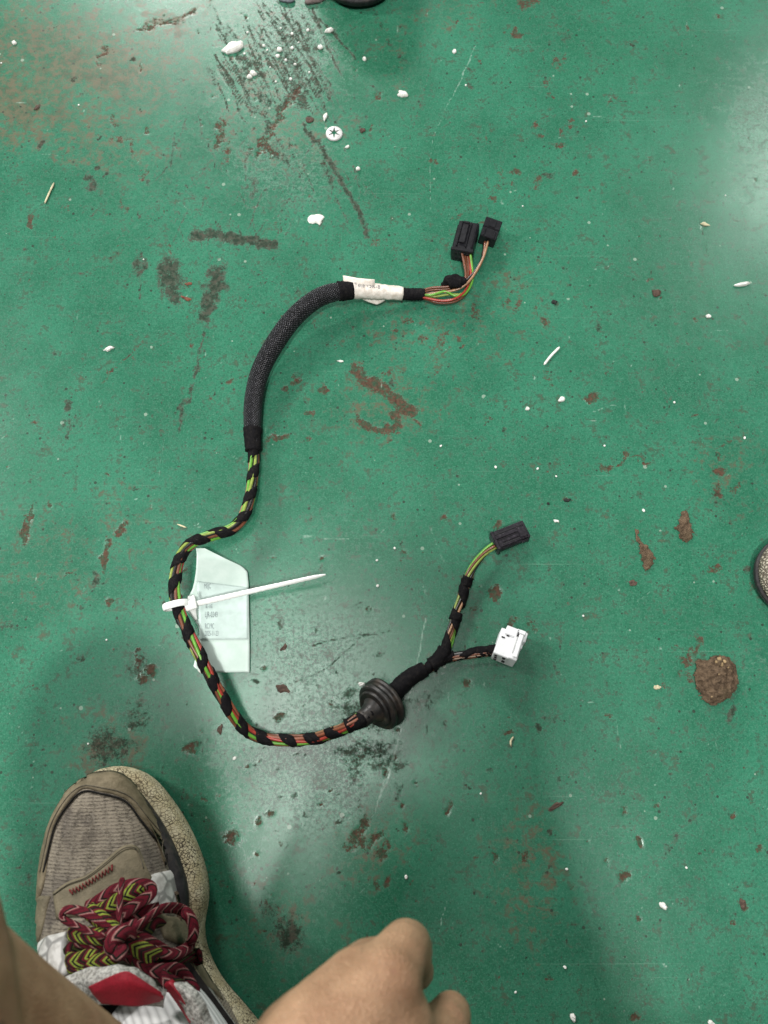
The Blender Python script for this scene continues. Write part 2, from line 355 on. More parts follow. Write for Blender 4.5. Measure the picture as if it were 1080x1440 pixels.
    # dry brown dust
    for x, y, rx, ry, a, s in ((30, 140, 70, 60, 20, .8), (130, 95, 130, 55, -5, .75), (60, 45, 110, 50, 0, .6), (100, 180, 110, 40, 20, .5), (190, 130, 60, 60, 0, .45), (230, 30, 70, 20, -15, .75), (190, 220, 60, 40, 0, .35), (360, 110, 60, 90, 0, .35),
        (400, 190, 70, 40, 0, .4), (620, 20, 60, 30, 0, .3), (560, 90, 30, 50, 0, .25), (740, 1230, 50, 90, 0, .45), (150, 1050, 60, 40, 0, .5), (180, 740, 60, 50, 0, .3), (60, 800, 80, 80, 0, .25), (520, 1190, 60, 60, 0, .35), (1020, 660, 40, 50, 0, .3), (400, 1300, 70, 50, 0, .35), (720, 420, 60, 60, 0, .25), (540, 570, 70, 60, 0, .35), (600, 470, 90, 50, 0, .3)):
        blob('film', x, y, rx, ry, a, s, 1.3, 4.0)
    # darker green tone patches; the top centre one paints in a dark reflection
    for x, y, rx, ry, a, s in ((510, 65, 70, 75, 0, .7), (860, 75, 90, 70, 0, .45), (600, 220, 60, 60, 0, .3), (880, 400, 180, 200, 0, .2), (470, 220, 40, 40, 0, .4), (950, 800, 150, 150, 0, .25), (800, 1000, 120, 160, 0, .25), (420, 610, 80, 120, 0, .25), (600, 660, 140, 80, 0, .25)):
        blob('deep_reflection', x, y, rx, ry, a, s, 1.2, 4.0)
    # long light scratches
    for pts, w, s in (([(668, 65), (650, 110), (628, 150)], 1.6, .8), ([(628, 150), (610, 190), (604, 230), (606, 300)], 1.3, .6), ([(598, 870), (588, 920), (575, 985), (562, 1030), (548, 1075), (528, 1140)], 2.0, .9), ([(560, 1035), (545, 1100), (530, 1130)], 2.5, .7),
        ([(602, 735), (612, 760), (622, 785), (632, 800)], 4, .45), ([(700, 1328), (725, 1348)], 1.8, .6), ([(630, 1262), (620, 1290), (617, 1312)], 1.6, .75), ([(636, 1290), (637, 1320)], 1.3, .5), ([(1000, 780), (985, 870), (975, 900)], 1.2, .5),
        ([(890, 850), (915, 830)], 1.4, .6), ([(800, 1295), (810, 1285)], 1.5, .6), ([(455, 1060), (435, 1085)], 2, .7), ([(300, 1058), (340, 1052)], 1.5, .4), ([(380, 1222), (440, 1212)], 1.8, .6), ([(495, 1265), (520, 1245)], 2, .6), ([(440, 1105), (500, 1090)], 1.5, .5),
        ([(440, 752), (420, 755), (490, 757)], 1.6, .6), ([(560, 690), (620, 698), (660, 700)], 1.3, .4), ([(330, 640), (380, 620)], 1.2, .5), ([(900, 785), (960, 740)], 1.0, .4), ([(805, 950), (812, 975)], 1.4, .6), ([(810, 1120), (830, 1090)], 1.2, .5), ([(1055, 1120), (1080, 1140)], 1.6, .6),
        ([(770, 1000), (720, 1060)], 1.0, .35), ([(740, 1090), (800, 1150)], 1.0, .3), ([(690, 20), (650, 105)], 1.2, .4), ([(300, 750), (330, 740)], 1.5, .4), ([(270, 737), (282, 741)], 1.8, .7), ([(940, 1285), (960, 1300)], 1.2, .5)):
        stroke('light', pts, w, s)
    for pts, w, s in (([(520, 891), (480, 898), (440, 907)], 1.8, .85), ([(500, 905), (460, 940), (405, 964)], 1.5, .75), ([(548, 886), (505, 897)], 1.5, .7), ([(422, 885), (424, 925)], 1.5, .6), ([(340, 375), (390, 400)], 1.6, .7), ([(210, 470), (175, 505)], 1.5, .5),
        ([(560, 755), (566, 770)], 2, .7), ([(100, 815), (160, 822)], 1.4, .6), ([(130, 860), (150, 890)], 1.2, .4), ([(400, 300), (430, 360)], 1.2, .5), ([(560, 370), (600, 360)], 1.4, .4), ([(75, 230), (70, 280)], 1.2, .4), ([(560, 60), (575, 90)], 1.5, .4)):
        stroke('dark', pts, w, s)
    for i in range(70):
        x, y = r.uniform(60, 620), r.uniform(150, 1250); L = r.uniform(40, 150); a = math.radians(r.choice([62, 112, 150, 20]) + r.normal(0, 10)); bend = r.normal(0, .12)
        pts = [(x + L * k / 4 * math.cos(a + bend * k), y + L * k / 4 * math.sin(a + bend * k)) for k in range(5)]
        stroke('light' if r.random() < .45 else 'dark', pts, r.uniform(.9, 1.7), r.uniform(.25, .5))
    # random fine scratches, chips and specks all over
    for i in range(700):
        x, y = r.uniform(-20, 1100), r.uniform(-20, 1460); L = r.exponential(14) + 4; a = r.choice([60, 110, 25, 160, 85]) + r.normal(0, 14); a = math.radians(a)
        stroke('light' if r.random() < .4 else 'dark', [(x, y), (x + L * math.cos(a), y + L * math.sin(a))], r.uniform(.8, 1.5), r.uniform(.3, .75))
    for i in range(620):
        x, y = r.uniform(-10, 1090), r.uniform(-10, 1450); q = min(6, r.pareto(2.6) * 1.5 + .9)
        if r.random() < .45 and x > 600: q *= .7
        blob('brown' if r.random() < .5 else 'dark', x, y, q * r.uniform(.7, 1.7), q, r.uniform(0, 180), r.uniform(.5, .95), .9, .7)
    for cx, cy, n, sp in ((150, 230, 60, 70), (300, 380, 60, 80), (250, 570, 40, 60), (560, 470, 70, 50), (440, 960, 60, 90), (520, 1120, 60, 60), (700, 250, 40, 70), (1000, 930, 40, 50), (380, 180, 70, 60), (200, 900, 40, 50), (640, 660, 30, 90), (340, 1150, 40, 60), (740, 1200, 24, 60)):
        for i in range(n):
            x, y = r.normal(cx, sp), r.normal(cy, sp); q = min(5, r.pareto(2.6) * 1.2 + .8)
            blob('brown' if r.random() < .4 else 'dark', x, y, q * r.uniform(.7, 2.0), q, r.uniform(0, 180), r.uniform(.5, .95), .9, .7)
    for i in range(110):
        x, y = r.uniform(0, 1080), r.uniform(0, 1440); q = r.uniform(.9, 2.0)
        blob('light', x, y, q * r.uniform(1, 1.8), q, r.uniform(0, 180), r.uniform(.4, .9), .9, .4)
    me = bpy.data.meshes.new('floor')
    me.vertices.add(nx * ny)
    relief = (vnoise(0.09, 21) * 0.0002)
    Z = relief - 0.00035 * np.clip(fld['brown'] * 2 - 1, 0, 1)
    me.vertices.foreach_set('co', np.stack([X, Y, Z], 1).astype(np.float32).ravel())
    i, j = np.meshgrid(np.arange(nx - 1), np.arange(ny - 1)); b = (j * nx + i).ravel()
    q = np.stack([b, b + 1, b + nx + 1, b + nx], 1).astype(np.int32)
    me.loops.add(q.size); me.loops.foreach_set('vertex_index', q.ravel())
    me.polygons.add(len(q)); me.polygons.foreach_set('loop_start', np.arange(len(q), dtype=np.int32) * 4)
    me.polygons.foreach_set('use_smooth', np.ones(len(q), bool))
    me.update(calc_edges=True)
    for nm, ks in (('stain_sheen', ('brown', 'dark', 'worn')), ('wear', ('film', 'light', 'deep_reflection'))):
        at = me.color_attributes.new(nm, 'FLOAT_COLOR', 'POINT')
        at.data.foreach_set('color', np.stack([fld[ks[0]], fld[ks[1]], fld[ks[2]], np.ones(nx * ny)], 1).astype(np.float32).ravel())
    # paint
    t = NT('worn_green_floor_paint'); c = t.coord()
    def att(nm):
        a = t.n('ShaderNodeAttribute', attribute_name=nm); sp = t.n('ShaderNodeSeparateColor'); t.t.links.new(a.outputs['Color'], sp.inputs[0]); return sp.outputs
    br, dk, wn = att('stain_sheen')[:3]; fm, lt, dp = att('wear')[:3]
    f0 = t.noise(c, 900, 3, .7); f1 = t.noise(c, 520, 4, .8); f2 = t.noise(c, 240, 6, .75); f3 = t.noise(c, 60, 6, .7); f4 = t.noise(c, 11, 5, .6); f5 = t.noise(c, 120, 6, .75)
    col = t.mix(t.step(f4, .38, .62), (0.0140, 0.100, 0.056), (0.024, 0.142, 0.084))
    col = t.mix(t.math('MULTIPLY', dp, .8), col, (0.012, 0.098, 0.049))
    col = t.mix(t.math('MULTIPLY', t.step(f3, .47, .60), .40), col, (0.046, 0.172, 0.110))
    col = t.mix(t.math('MULTIPLY', t.step(f5, .50, .64), .50), col, (0.013, 0.082, 0.046))
    col = t.mix(t.math('MULTIPLY', t.step(f2, .48, .62), .40), col, (0.055, 0.185, 0.122))
    col = t.mix(t.math('MULTIPLY', t.step(f1, .50, .62), .55), col, (0.012, 0.072, 0.042))
    col = t.mix(t.math('MULTIPLY', t.step(f0, .52, .64), .45), col, (0.075, 0.215, 0.145))
    # worn whitish coat and painted sheen, mottled
    worn_sheen = t.math('MULTIPLY', t.step(t.math('ADD', wn, t.math('MULTIPLY', t.math('SUBTRACT', f2, .5), 1.8)), .30, .90), .55)
    col = t.mix(t.math('MULTIPLY', worn_sheen, t.step(f1, .42, .56)), col, (0.17, 0.285, 0.225))
    pit = t.math('MULTIPLY', t.step(t.math('ADD', t.math('MULTIPLY', worn_sheen, .16), t.noise(c, 430, 5, .85)), .56, .64), .80)
    col = t.mix(pit, col, (0.012, 0.040, 0.026))
    grime = t.math('MULTIPLY', t.step(t.math('ADD', t.math('MULTIPLY', f3, .5), t.math('MULTIPLY', f2, .6)), .575, .66), .60)
    col = t.mix(grime, col, (0.020, 0.048, 0.030))
    col = t.mix(t.math('MULTIPLY', t.step(t.math('ADD', fm, t.math('ADD', t.math('MULTIPLY', t.math('SUBTRACT', f3, .5), 1.6), t.math('MULTIPLY', t.math('SUBTRACT', f2, .5), 1.4))), .15, .90), .72), col, t.mix(t.step(f5, .4, .6), (0.050, 0.036, 0.020), (0.112, 0.078, 0.047)))
    # hairline scratches in a few directions
    for k, (ang, sc, lo) in enumerate(((.35, 170, .70), (1.2, 150, .70), (-.6, 190, .71), (2.0, 160, .71))):
        nn = t.noise(t.mapping(c, (sc * .035, sc * 7, 1), ang, (k, k * 3, 0)), 1.0, 2, .5)
        f = t.math('MULTIPLY', t.step(nn, lo, lo + .05), t.step(t.noise(c, 14 + k * 3, 3), .42, .62))
        col = t.mix(t.math('MULTIPLY', f, .32), col, (0.19, 0.33, 0.25) if k % 2 else (0.022, 0.075, 0.050))
    # dots of grit
    for k, (sc, thr, cc, am) in enumerate(((210, .80, (0.022, 0.030, 0.022), .85), (330, .86, (0.030, 0.034, 0.024), .8), (150, .955, (0.30, 0.36, 0.30), .5))):
        v = t.n('ShaderNodeTexVoronoi'); t.put(v.inputs['Vector'], c); v.inputs['Scale'].default_value = sc
        sp = t.n('ShaderNodeSeparateColor'); t.t.links.new(v.outputs['Color'], sp.inputs[0])
        f = t.math('MULTIPLY', t.math('LESS_THAN', v.outputs['Distance'], t.math('MULTIPLY', sp.outputs[1], .24)), t.math('GREATER_THAN', sp.outputs[0], thr))
        col = t.mix(t.math('MULTIPLY', f, am), col, cc)
    jit = t.math('ADD', t.math('MULTIPLY', t.math('SUBTRACT', t.noise(c, 620, 6, .8), .5), 1.5), t.math('MULTIPLY', t.math('SUBTRACT', t.noise(c, 190, 4, .6), .5), 1.1))
    dm = t.step(t.math('ADD', dk, t.math('MULTIPLY', t.math('MULTIPLY', jit, 1.6), t.step(dk, .02, .30))), .20, .85)
    col = t.mix(t.math('MULTIPLY', dm, .86), col, t.mix(t.step(f2, .40, .62), (0.016, 0.016, 0.012), (0.056, 0.049, 0.039)))
    bm_ = t.step(t.math('ADD', br, t.math('MULTIPLY', t.math('MULTIPLY', jit, 1.9), t.step(br, .02, .30))), .42, .74)
    col = t.mix(t.math('MULTIPLY', bm_, t.math('ADD', .62, t.math('MULTIPLY', t.step(f2, .42, .56), .34))), col, t.mix(t.step(t.math('ADD', t.math('MULTIPLY', f2, .5), t.math('MULTIPLY', f1, .5)), .36, .64), (0.024, 0.013, 0.009), (0.092, 0.050, 0.034)))
    lm = t.step(t.math('ADD', lt, t.math('MULTIPLY', jit, .7)), .28, .75)
    col = t.mix(t.math('MULTIPLY', lm, .60), col, (0.24, 0.35, 0.29))
    h = t.math('ADD', t.math('MULTIPLY', f2, .35), t.math('MULTIPLY', f1, .25))
    h = t.math('SUBTRACT', h, t.math('MULTIPLY', bm_, .8)); h = t.math('SUBTRACT', h, t.math('MULTIPLY', pit, .5))
    h = t.math('ADD', h, t.math('MULTIPLY', f3, .5))
    t.bump(h, .10, .0005)
    ro = t.math('ADD', t.math('MULTIPLY', worn_sheen, .08), t.math('ADD', .20, t.math('MULTIPLY', f3, .12)))
    ro = t.math('ADD', ro, t.math('MULTIPLY', t.math('MAXIMUM', bm_, dm), .35), clamp=True)
    ro = t.math('ADD', ro, t.math('MULTIPLY', fm, .15), clamp=True)
    sp_ = t.math('MULTIPLY', .42, t.math('SUBTRACT', 1.0, t.math('MULTIPLY', t.math('MAXIMUM', t.math('MAXIMUM', bm_, dm), t.math('MULTIPLY', fm, .6)), .85)))
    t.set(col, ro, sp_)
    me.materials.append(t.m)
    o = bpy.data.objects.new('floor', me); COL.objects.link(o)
    tag(o, kind='structure')
build_floor()

# ------------------------------------------------------------------ wiring harness
def helix_strip(C, s, r, s0, s1, pitch, width, phase=0.0, thick=0.0004, hand=1.0, rnd=0.0):
    """cloth tape wound round the bundle, a closed thin strip following the path C"""
    T, N, B = frames(C)
    L = s1 - s0; n = max(8, int(L / 0.0011)); V = []
    k = np.linspace(s0, s1, n); nw = 6
    def at(sv, ang, rr):
        c = np.array([np.interp(sv, s, C[:, i]) for i in range(3)]); nn = np.array([np.interp(sv, s, N[:, i]) for i in range(3)]); bb = np.array([np.interp(sv, s, B[:, i]) for i in range(3)])
        return c + rr * (math.cos(ang) * nn + math.sin(ang) * bb)
    off = np.linspace(-0.5, 0.5, nw)
    for i, sv in enumerate(k):
        ang = phase + hand * 2 * math.pi * (sv - s0) / pitch + 0.9 * mnoise.noise(Vector((sv * 40, 8.1, rnd)))
        wob = 1.05 + 0.55 * mnoise.noise(Vector((sv * 190, 3.3, rnd)))
        for lay in (0, 1):
            for q, o in enumerate(off):
                rr = r - (0.0006 if lay else 0) + 0.00055 * mnoise.noise(Vector((sv * 600, o * 5, rnd))) - 0.0003 * abs(o * 2) ** 3
                V.append(at(min(max(sv + o * width * wob, s[0]), s[-1]), ang, rr))
    F = []; m = nw * 2
    for i in range(n - 1):
        a, b = i * m, (i + 1) * m
        for q in range(nw - 1):
            F.append((a + q, a + q + 1, b + q + 1, b + q)); F.append((a + nw + q + 1, a + nw + q, b + nw + q, b + nw + q + 1))
        F.append((a + nw, a, b, b + nw)); F.append((a + nw - 1, a + m - 1, b + m - 1, b + nw - 1))
    return V, F
def fuzzy_tube(C, s, r0, name, parent, amp=0.0005, taper=True, mat=None, seg=20):
    R = np.array([(r0[0] + (r0[1] - r0[0]) * t) if not np.isscalar(r0) else r0 for t in np.linspace(0, 1, len(C))])
    v, f, u = tube(C, R, seg, s)
    T, N, B = frames(C)
    V = []
    for p, c in zip(v, np.repeat(C, seg, 0)):
        d = np.array(p) - c; l = np.linalg.norm(d)
        V.append(c + d * (1 + amp / l * (mnoise.noise(Vector(p) * 420) + 0.7 * mnoise.noise(Vector((p[0] * 900, p[1] * 900, 1))))))
    return mk(name, V, f, mat or M['tape'], parent, True, u)

H = empty('wiring_harness', P(356, 640, 0), 'long black taped wiring loom with green and brown wires, curved across the green floor', 'wiring harness')

TR = [(505, 1010, 27), (488, 1022, 25), (470, 1030, 18), (440, 1039, 9), (400, 1041, 5.5), (365, 1036, 7), (340, 1021, 12), (321, 995, 19), (301, 960, 27), (283, 925, 34), (265, 890, 36), (252, 860, 36), (246, 832, 35), (248, 803, 32), (257, 777, 29),
      (275, 761, 26), (300, 752, 22), (325, 744, 19), (341, 729, 17), (350, 705, 14), (355, 675, 11), (357, 645, 9), (355, 620, 8), (354, 600, 8.5)]
C, s = pxpath(TR, 0.0022)
T_, N_, B_ = frames(C)
wires = ['green', 'brown', 'orange', 'lime', 'black', 'brown', 'red', 'green', 'tan', 'brown', 'black']
nw = 9
cols_ring = ['orange', 'brown', 'tan', 'green', 'lime', 'black', 'brown', 'green', 'red']
for i in range(nw):
    ph = i * 2 * math.pi / nw
    ang = ph + 2 * math.pi * s / 0.50 + 0.30 * np.sin(s * 85 + i * 1.7)
    rr = 0.00268 + 0.00025 * np.sin(s * 130 + i * 2.1)
    Cw = C + rr[:, None] * (np.cos(ang)[:, None] * N_ + np.sin(ang)[:, None] * B_)
    v, f, u = tube(Cw, 0.00112, 8, s)
    mk('wire', v, f, M['w_' + cols_ring[i]], H)
v, f, u = tube(C, 0.0024, 8, s); mk('wire', v, f, M['w_black'], H)
v, f = helix_strip(C, s, 0.00418, s[0] + 0.008, s[-1] - 0.002, 0.0172, 0.0088, 2.0, rnd=1.0)
mk('spiral_tape', v, f, M['tape'], H)

# braided sleeve with taped ends
SL = [(356, 634, 8.3), (355, 600, 9), (357, 560, 10), (367, 520, 12), (388, 481, 14), (414, 446, 15), (444, 421, 16), (470, 411, 16), (496, 408, 14)]
C2, s2 = pxpath(SL, 0.0012)
t = NT('black_braided_sleeve'); uvc = t.coord('UV')
sep = t.n('ShaderNodeSeparateXYZ'); t.t.links.new(uvc, sep.inputs[0])
ua = t.math('MULTIPLY', sep.outputs[0], 22.0); va = t.math('MULTIPLY', sep.outputs[1], 520.0)
def tri(x): return t.math('ABSOLUTE', t.math('SINE', t.math('MULTIPLY', x, math.pi)))
pa, pb = tri(t.math('ADD', ua, va)), tri(t.math('SUBTRACT', ua, va))
hh = t.math('MULTIPLY', pa, pb)
cc = t.mix(t.step(hh, .15, .75), (0.0020, 0.0020, 0.0026), (0.0105, 0.0105, 0.014))
glint = t.math('MULTIPLY', t.step(hh, .62, .9), t.step(t.noise(t.coord(), 700, 2), .45, .62))
cc = t.mix(glint, cc, (0.11, 0.11, 0.13))  # small bright glints painted into the braid colour
t.bump(hh, .9, .0007); M['braid'] = t.set(cc, 0.45, 0.3)
R2 = np.interp(s2, [0, s2[-1] * .08, s2[-1] * .2, s2[-1] * .55, s2[-1] * .9, s2[-1]], [.0052, .0060, .0066, .0071, .0068, .0056])
v, f, u = tube(C2, R2, 28, s2); mk('braided_sleeve', v, f, M['braid'], H, True, u)
i0 = np.searchsorted(s2, 0.017); fuzzy_tube(C2[:i0], s2[:i0], (.0056, .0066), 'sleeve_end_tape', H)
i1 = np.searchsorted(s2, s2[-1] - 0.012); fuzzy_tube(C2[i1:], s2[i1:], (.0074, .0066), 'sleeve_end_tape', H)

# white wrapped marker label with printing
LB = [(493, 408, 13.5), (510, 408.5, 12.5), (530, 410, 11.5), (548, 411.5, 10), (566, 413, 8.5)]
C3, s3 = pxpath(LB, 0.0012)
t = NT('soiled_white_label'); c = t.coord(); n = t.noise(c, 260, 5, .7)
t.bump(t.noise(c, 180, 3), .3, .001)
M['label'] = t.set(t.mix(t.step(n, .35, .75), (0.66, 0.62, 0.57), (0.47, 0.41, 0.35)), .6, .3)
R3 = np.interp(s3, [0, s3[-1] * .4, s3[-1]], [.0068, .0058, .0050])
lab = fuzzy_tube(C3, s3, (.0066, .0049), 'marker_label', H, .0005, mat=M['label'], seg=28)
def patch(name, rows, mat, parent, thick=0.0004, bumpy=0.0, soft=0):
    """sheet through rows of (px,py,z mm), given real thickness"""
    G = np.array([[tuple(P(a, b, z / 1000)) for a, b, z in r] for r in rows]); nr, nc = G.shape[:2]
    for _ in range(soft): G[1:-1, 1:-1] = .2 * (G[1:-1, 1:-1] + G[:-2, 1:-1] + G[2:, 1:-1] + G[1:-1, :-2] + G[1:-1, 2:]); G[0, 1:-1] = .25 * G[0, :-2] + .5 * G[0, 1:-1] + .25 * G[0, 2:]; G[-1, 1:-1] = .25 * G[-1, :-2] + .5 * G[-1, 1:-1] + .25 * G[-1, 2:]
    V = []; F = []
    du = np.gradient(G, axis=0); dv = np.gradient(G, axis=1); Nn = np.cross(dv, du); Nn /= np.linalg.norm(Nn, axis=2)[..., None] + 1e-12
    if Nn[..., 2].mean() < 0: Nn = -Nn
    if bumpy:
        for i in range(nr):
            for j in range(nc): G[i, j] += Nn[i, j] * bumpy * mnoise.noise(Vector(G[i, j]) * 160)
    for lay in (0, 1):
        for i in range(nr):
            for j in range(nc): V.append(G[i, j] - Nn[i, j] * thick * lay)
    idx = lambda l, i, j: l * nr * nc + i * nc + j
    for i in range(nr - 1):
        for j in range(nc - 1):
            F.append((idx(0, i, j), idx(0, i + 1, j), idx(0, i + 1, j + 1), idx(0, i, j + 1)))
            F.append((idx(1, i, j), idx(1, i, j + 1), idx(1, i + 1, j + 1), idx(1, i + 1, j)))
    for i in range(nr - 1):
        F.append((idx(0, i, 0), idx(1, i, 0), idx(1, i + 1, 0), idx(0, i + 1, 0))); F.append((idx(0, i, nc - 1), idx(0, i + 1, nc - 1), idx(1, i + 1, nc - 1), idx(1, i, nc - 1)))
    for j in range(nc - 1):
        F.append((idx(0, 0, j), idx(0, 0, j + 1), idx(1, 0, j + 1), idx(1, 0, j))); F.append((idx(0, nr - 1, j), idx(1, nr - 1, j), idx(1, nr - 1, j + 1), idx(0, nr - 1, j + 1)))
    return mk(name, V, F, mat, parent, True)
def lerp_rows(rows, n):
    """densify rows and columns of a px patch"""
    A = np.array(rows, float)
    u = np.linspace(0, len(A) - 1, n); i = np.minimum(u.astype(int), len(A) - 2); w = (u - i)[:, None, None]
    A = A[i] * (1 - w) + A[i + 1] * w
    m = A.shape[1]; q = np.linspace(0, m - 1, n); j = np.minimum(q.astype(int), m - 2); w = (q - j)[None, :, None]
    return A[:, j] * (1 - w) + A[:, j + 1] * w
patch('label_flag', lerp_rows([[(482, 387, 21), (503, 391, 21.5), (527, 393, 20)], [(483, 398, 19.5), (503, 400, 19.5), (527, 402, 18)], [(485, 408, 15), (503, 408, 15), (526, 409, 14)]], 9), M['label'], H, .0005, .0006)
patch('label_flag', lerp_rows([[(500, 414, 13), (518, 416, 12), (543, 417, 11)], [(509, 421, 9), (522, 423, 8), (541, 423, 8)], [(524, 427, 6), (530, 428.5, 6), (535, 427, 6)]], 9), M['label'], H, .0005, .0006)
def text_mesh(body, size=1.0):
    cu = bpy.data.curves.new('txt', 'FONT'); cu.body = body; cu.size = size; cu.resolution_u = 3
    o = bpy.data.objects.new('txt', cu); COL.objects.link(o)
    me = bpy.data.meshes.new_from_object(o.evaluated_get(bpy.context.evaluated_depsgraph_get()))
    v = [w.co.copy() for w in me.vertices]; f = [tuple(p.vertices) for p in me.polygons]
    bpy.data.objects.remove(o); bpy.data.curves.remove(cu); bpy.data.meshes.remove(me)
    return v, f
M['ink'] = simple('grey_print_ink', (0.13, 0.13, 0.14), .7, .3, 900, 0)
M['ink_pale'] = simple('faded_print_ink', (0.20, 0.24, 0.25), .7, .3, 900, 0)
tv, tf = text_mesh('Tella 15K-8')
T3, N3, B3 = frames(C3)
mx = max(p.x for p in tv)
def on_label(p):
    sv = 0.0022 + p.x / mx * 0.0190
    a = math.radians(10 - p.y * 42)
    cpt, nn, bb = (np.array([np.interp(sv, s3, Q[:, i]) for i in range(3)]) for Q in (C3, N3, B3))
    r = np.interp(sv, [0, s3[-1]], [.0066, .0049]) + 0.0006
    return cpt + r * (math.cos(a) * nn + math.sin(a) * bb)
mk('print', [on_label(p) for p in tv], tf, M['ink'], lab, False)

# upper branch: tape, loose wires, crumpled tape, two black plugs
CB, sb = pxpath([(562, 413, 8), (575, 414, 7), (588, 414, 7), (598, 414, 7.5)], .001); fuzzy_tube(CB, sb, (.0046, .0044), 'branch_tape', H, .0006)
UP = [('red', [(585, 415, 8), (603, 420, 9), (622, 423, 9), (640, 420, 10), (654, 409, 10), (661, 392, 10), (662, 374, 10), (660, 352, 10)]),
      ('brown', [(585, 418, 7), (600, 421, 7), (618, 426, 6), (640, 424, 6), (656, 412, 7), (662, 396, 8), (660, 375, 9), (656, 352, 9)]),
      ('green', [(586, 413, 9), (606, 415, 10), (626, 410, 10), (640, 416, 10), (654, 413, 9), (664, 396, 9), (664, 378, 10), (661, 352, 12)]),
      ('lime', [(586, 416, 8), (610, 417, 8), (632, 414, 8), (650, 413, 8), (661, 400, 8), (662, 380, 9), (658, 352, 8)]),
      ('brown', [(586, 412, 10), (606, 405, 10), (630, 403, 11), (650, 398, 12), (655, 388, 11), (653, 372, 11), (649, 352, 11)]),
      ('brown', [(586, 413, 9), (606, 408, 9), (632, 406, 9), (652, 401, 9), (658, 386, 9), (656, 370, 9), (652, 352, 8)]),
      ('black', [(586, 414, 7), (606, 411, 7), (634, 401, 9), (652, 396, 12), (665, 385, 13), (676, 368, 12), (681, 354, 10), (684, 340, 8)]),
      ('tan', [(586, 416, 8), (612, 412, 9), (640, 408, 11), (656, 399, 13), (667, 386, 14), (678, 366, 13), (683, 352, 11), (686, 340, 8)]),
      ('brown', [(640, 406, 8), (656, 400, 11), (668, 385, 13), (677, 369, 12), (681, 352, 10), (682, 340, 8)])]
for k, pts in UP:
    Cw, sw = pxpath(pts, .0014); v, f, u = tube(Cw, .00095, 8, sw); mk('wire', v, f, M['w_' + k], H)
CL, sl = pxpath([(622, 401, 9), (630, 396, 12), (641, 397, 13), (650, 397, 12), (658, 399, 10)], .0008)
v, f, u = tube(CL, np.interp(sl, [0, sl[-1] * .35, sl[-1] * .7, sl[-1]], [.0016, .0052, .0045, .0012]), 18, sl)
mk('tape_knot', [Vector(p) + Vector((mnoise.noise(Vector(p) * 260), mnoise.noise(Vector(p) * 260 + Vector((9, 0, 0))), mnoise.noise(Vector(p) * 300 + Vector((0, 7, 0))))) * .0018 for p in v], f, M['tape'], H)
M['flake'] = simple('white_paint_flake', (0.62, 0.62, 0.59), .7, .12, 500, .4, .25, dirt=(0.36, 0.33, 0.27), dirt_amt=.6, dscale=260)

c1 = frame_px((649, 362), (661, 316), .0075, roll=math.radians(-6))
con = mk_bm('connector', boxes(bmesh.new(), [((0, 0, 0), (.0155, .0250, .0125)), ((0, -.0122, .0), (.0172, .0030, .0138)), ((0, .0122, 0), (.0135, .0016, .0105)),
      ((-.0052, .001, .0068), (.0012, .022, .0014)), ((.0018, .001, .0068), (.0010, .022, .0012)), ((.0062, .001, .0066), (.0012, .022, .0012)), ((-.0082, .001, .002), (.0012, .021, .0012)), ((-.0082, .001, -.003), (.0012, .021, .0012))], c1, .0005), M['black_plastic'], H)
tag(con, 'larger ribbed black plug at the upper end')
mk_bm('latch', boxes(bmesh.new(), [((-.0018, .002, .0073), (.0045, .018, .0011)), ((-.0018, .0105, .0078), (.0050, .0018, .0016))], c1, .0004), M['black_plastic'], con)
mk_bm('cavity_shade_inset', boxes(bmesh.new(), [((-.0045 + .003 * i, -.0132, -.003 + .006 * j), (.0020, .0018, .0032)) for i in range(4) for j in range(2)], c1, .0002), M['hole'], con)
c2 = frame_px((684, 341), (694, 312), .0068, roll=math.radians(4))
con = mk_bm('connector', boxes(bmesh.new(), [((0, .0042, 0), (.0132, .0086, .0108)), ((0, -.0042, -.0003), (.0130, .0080, .0100)), ((0, 0, 0), (.0122, .0012, .0094))], c2, .0005), M['black_plastic'], H)
tag(con, 'small square black plug at the upper end')
mk_bm('latch', boxes(bmesh.new(), [((0, .004, .0056), (.0050, .0064, .0008)), ((-.004, -.0045, .0050), (.0012, .006, .0008)), ((.004, -.0045, .0050), (.0012, .006, .0008))], c2, .0003), M['black_plastic'], con)

# grommet
g0, g1 = P(503, 1012, .0235), P(563, 965, .0125)
ax = (g1 - g0); ax.z = -math.tan(math.radians(33)) * math.hypot(ax.x, ax.y); ax.normalize()
gc = P(535, 991, .0160)
side = ax.cross(Vector((0, 0, 1))).normalized(); upv = side.cross(ax)
def lathe(prof, seg=40, wob=0.0):
    V, F = [], []
    for i, (a, r) in enumerate(prof):
        for j in range(seg):
            th = j * 2 * math.pi / seg
            rr = .93 * r * (1 + 1.6 * wob * mnoise.noise(Vector((math.cos(th) * 1.5, math.sin(th) * 1.5, a * 120))))
            V.append(gc + ax * a + (math.cos(th) * upv + math.sin(th) * side) * rr)
    n = len(prof)
    for i in range(n - 1):
        for j in range(seg):
            k = (j + 1) % seg; F.append((i * seg + j, (i + 1) * seg + j, (i + 1) * seg + k, i * seg + k))
    F.append(tuple(range(seg))); F.append(tuple((n - 1) * seg + j for j in range(seg))[::-1])
    return V, F
mm = .001
v, f = lathe([(-5 * mm, 10.2 * mm), (-4.6 * mm, 14.5 * mm), (-4.2 * mm, 16.2 * mm), (-3 * mm, 17.0 * mm), (-1.2 * mm, 16.8 * mm), (-.4 * mm, 14.6 * mm), (1.4 * mm, 14.3 * mm), (2.0 * mm, 16.8 * mm), (2.6 * mm, 18.0 * mm), (4.4 * mm, 18.2 * mm), (5.2 * mm, 16.5 * mm), (5.6 * mm, 11 * mm)], 48, .03)
gr = mk('grommet', v, f, M['rubber'], H)
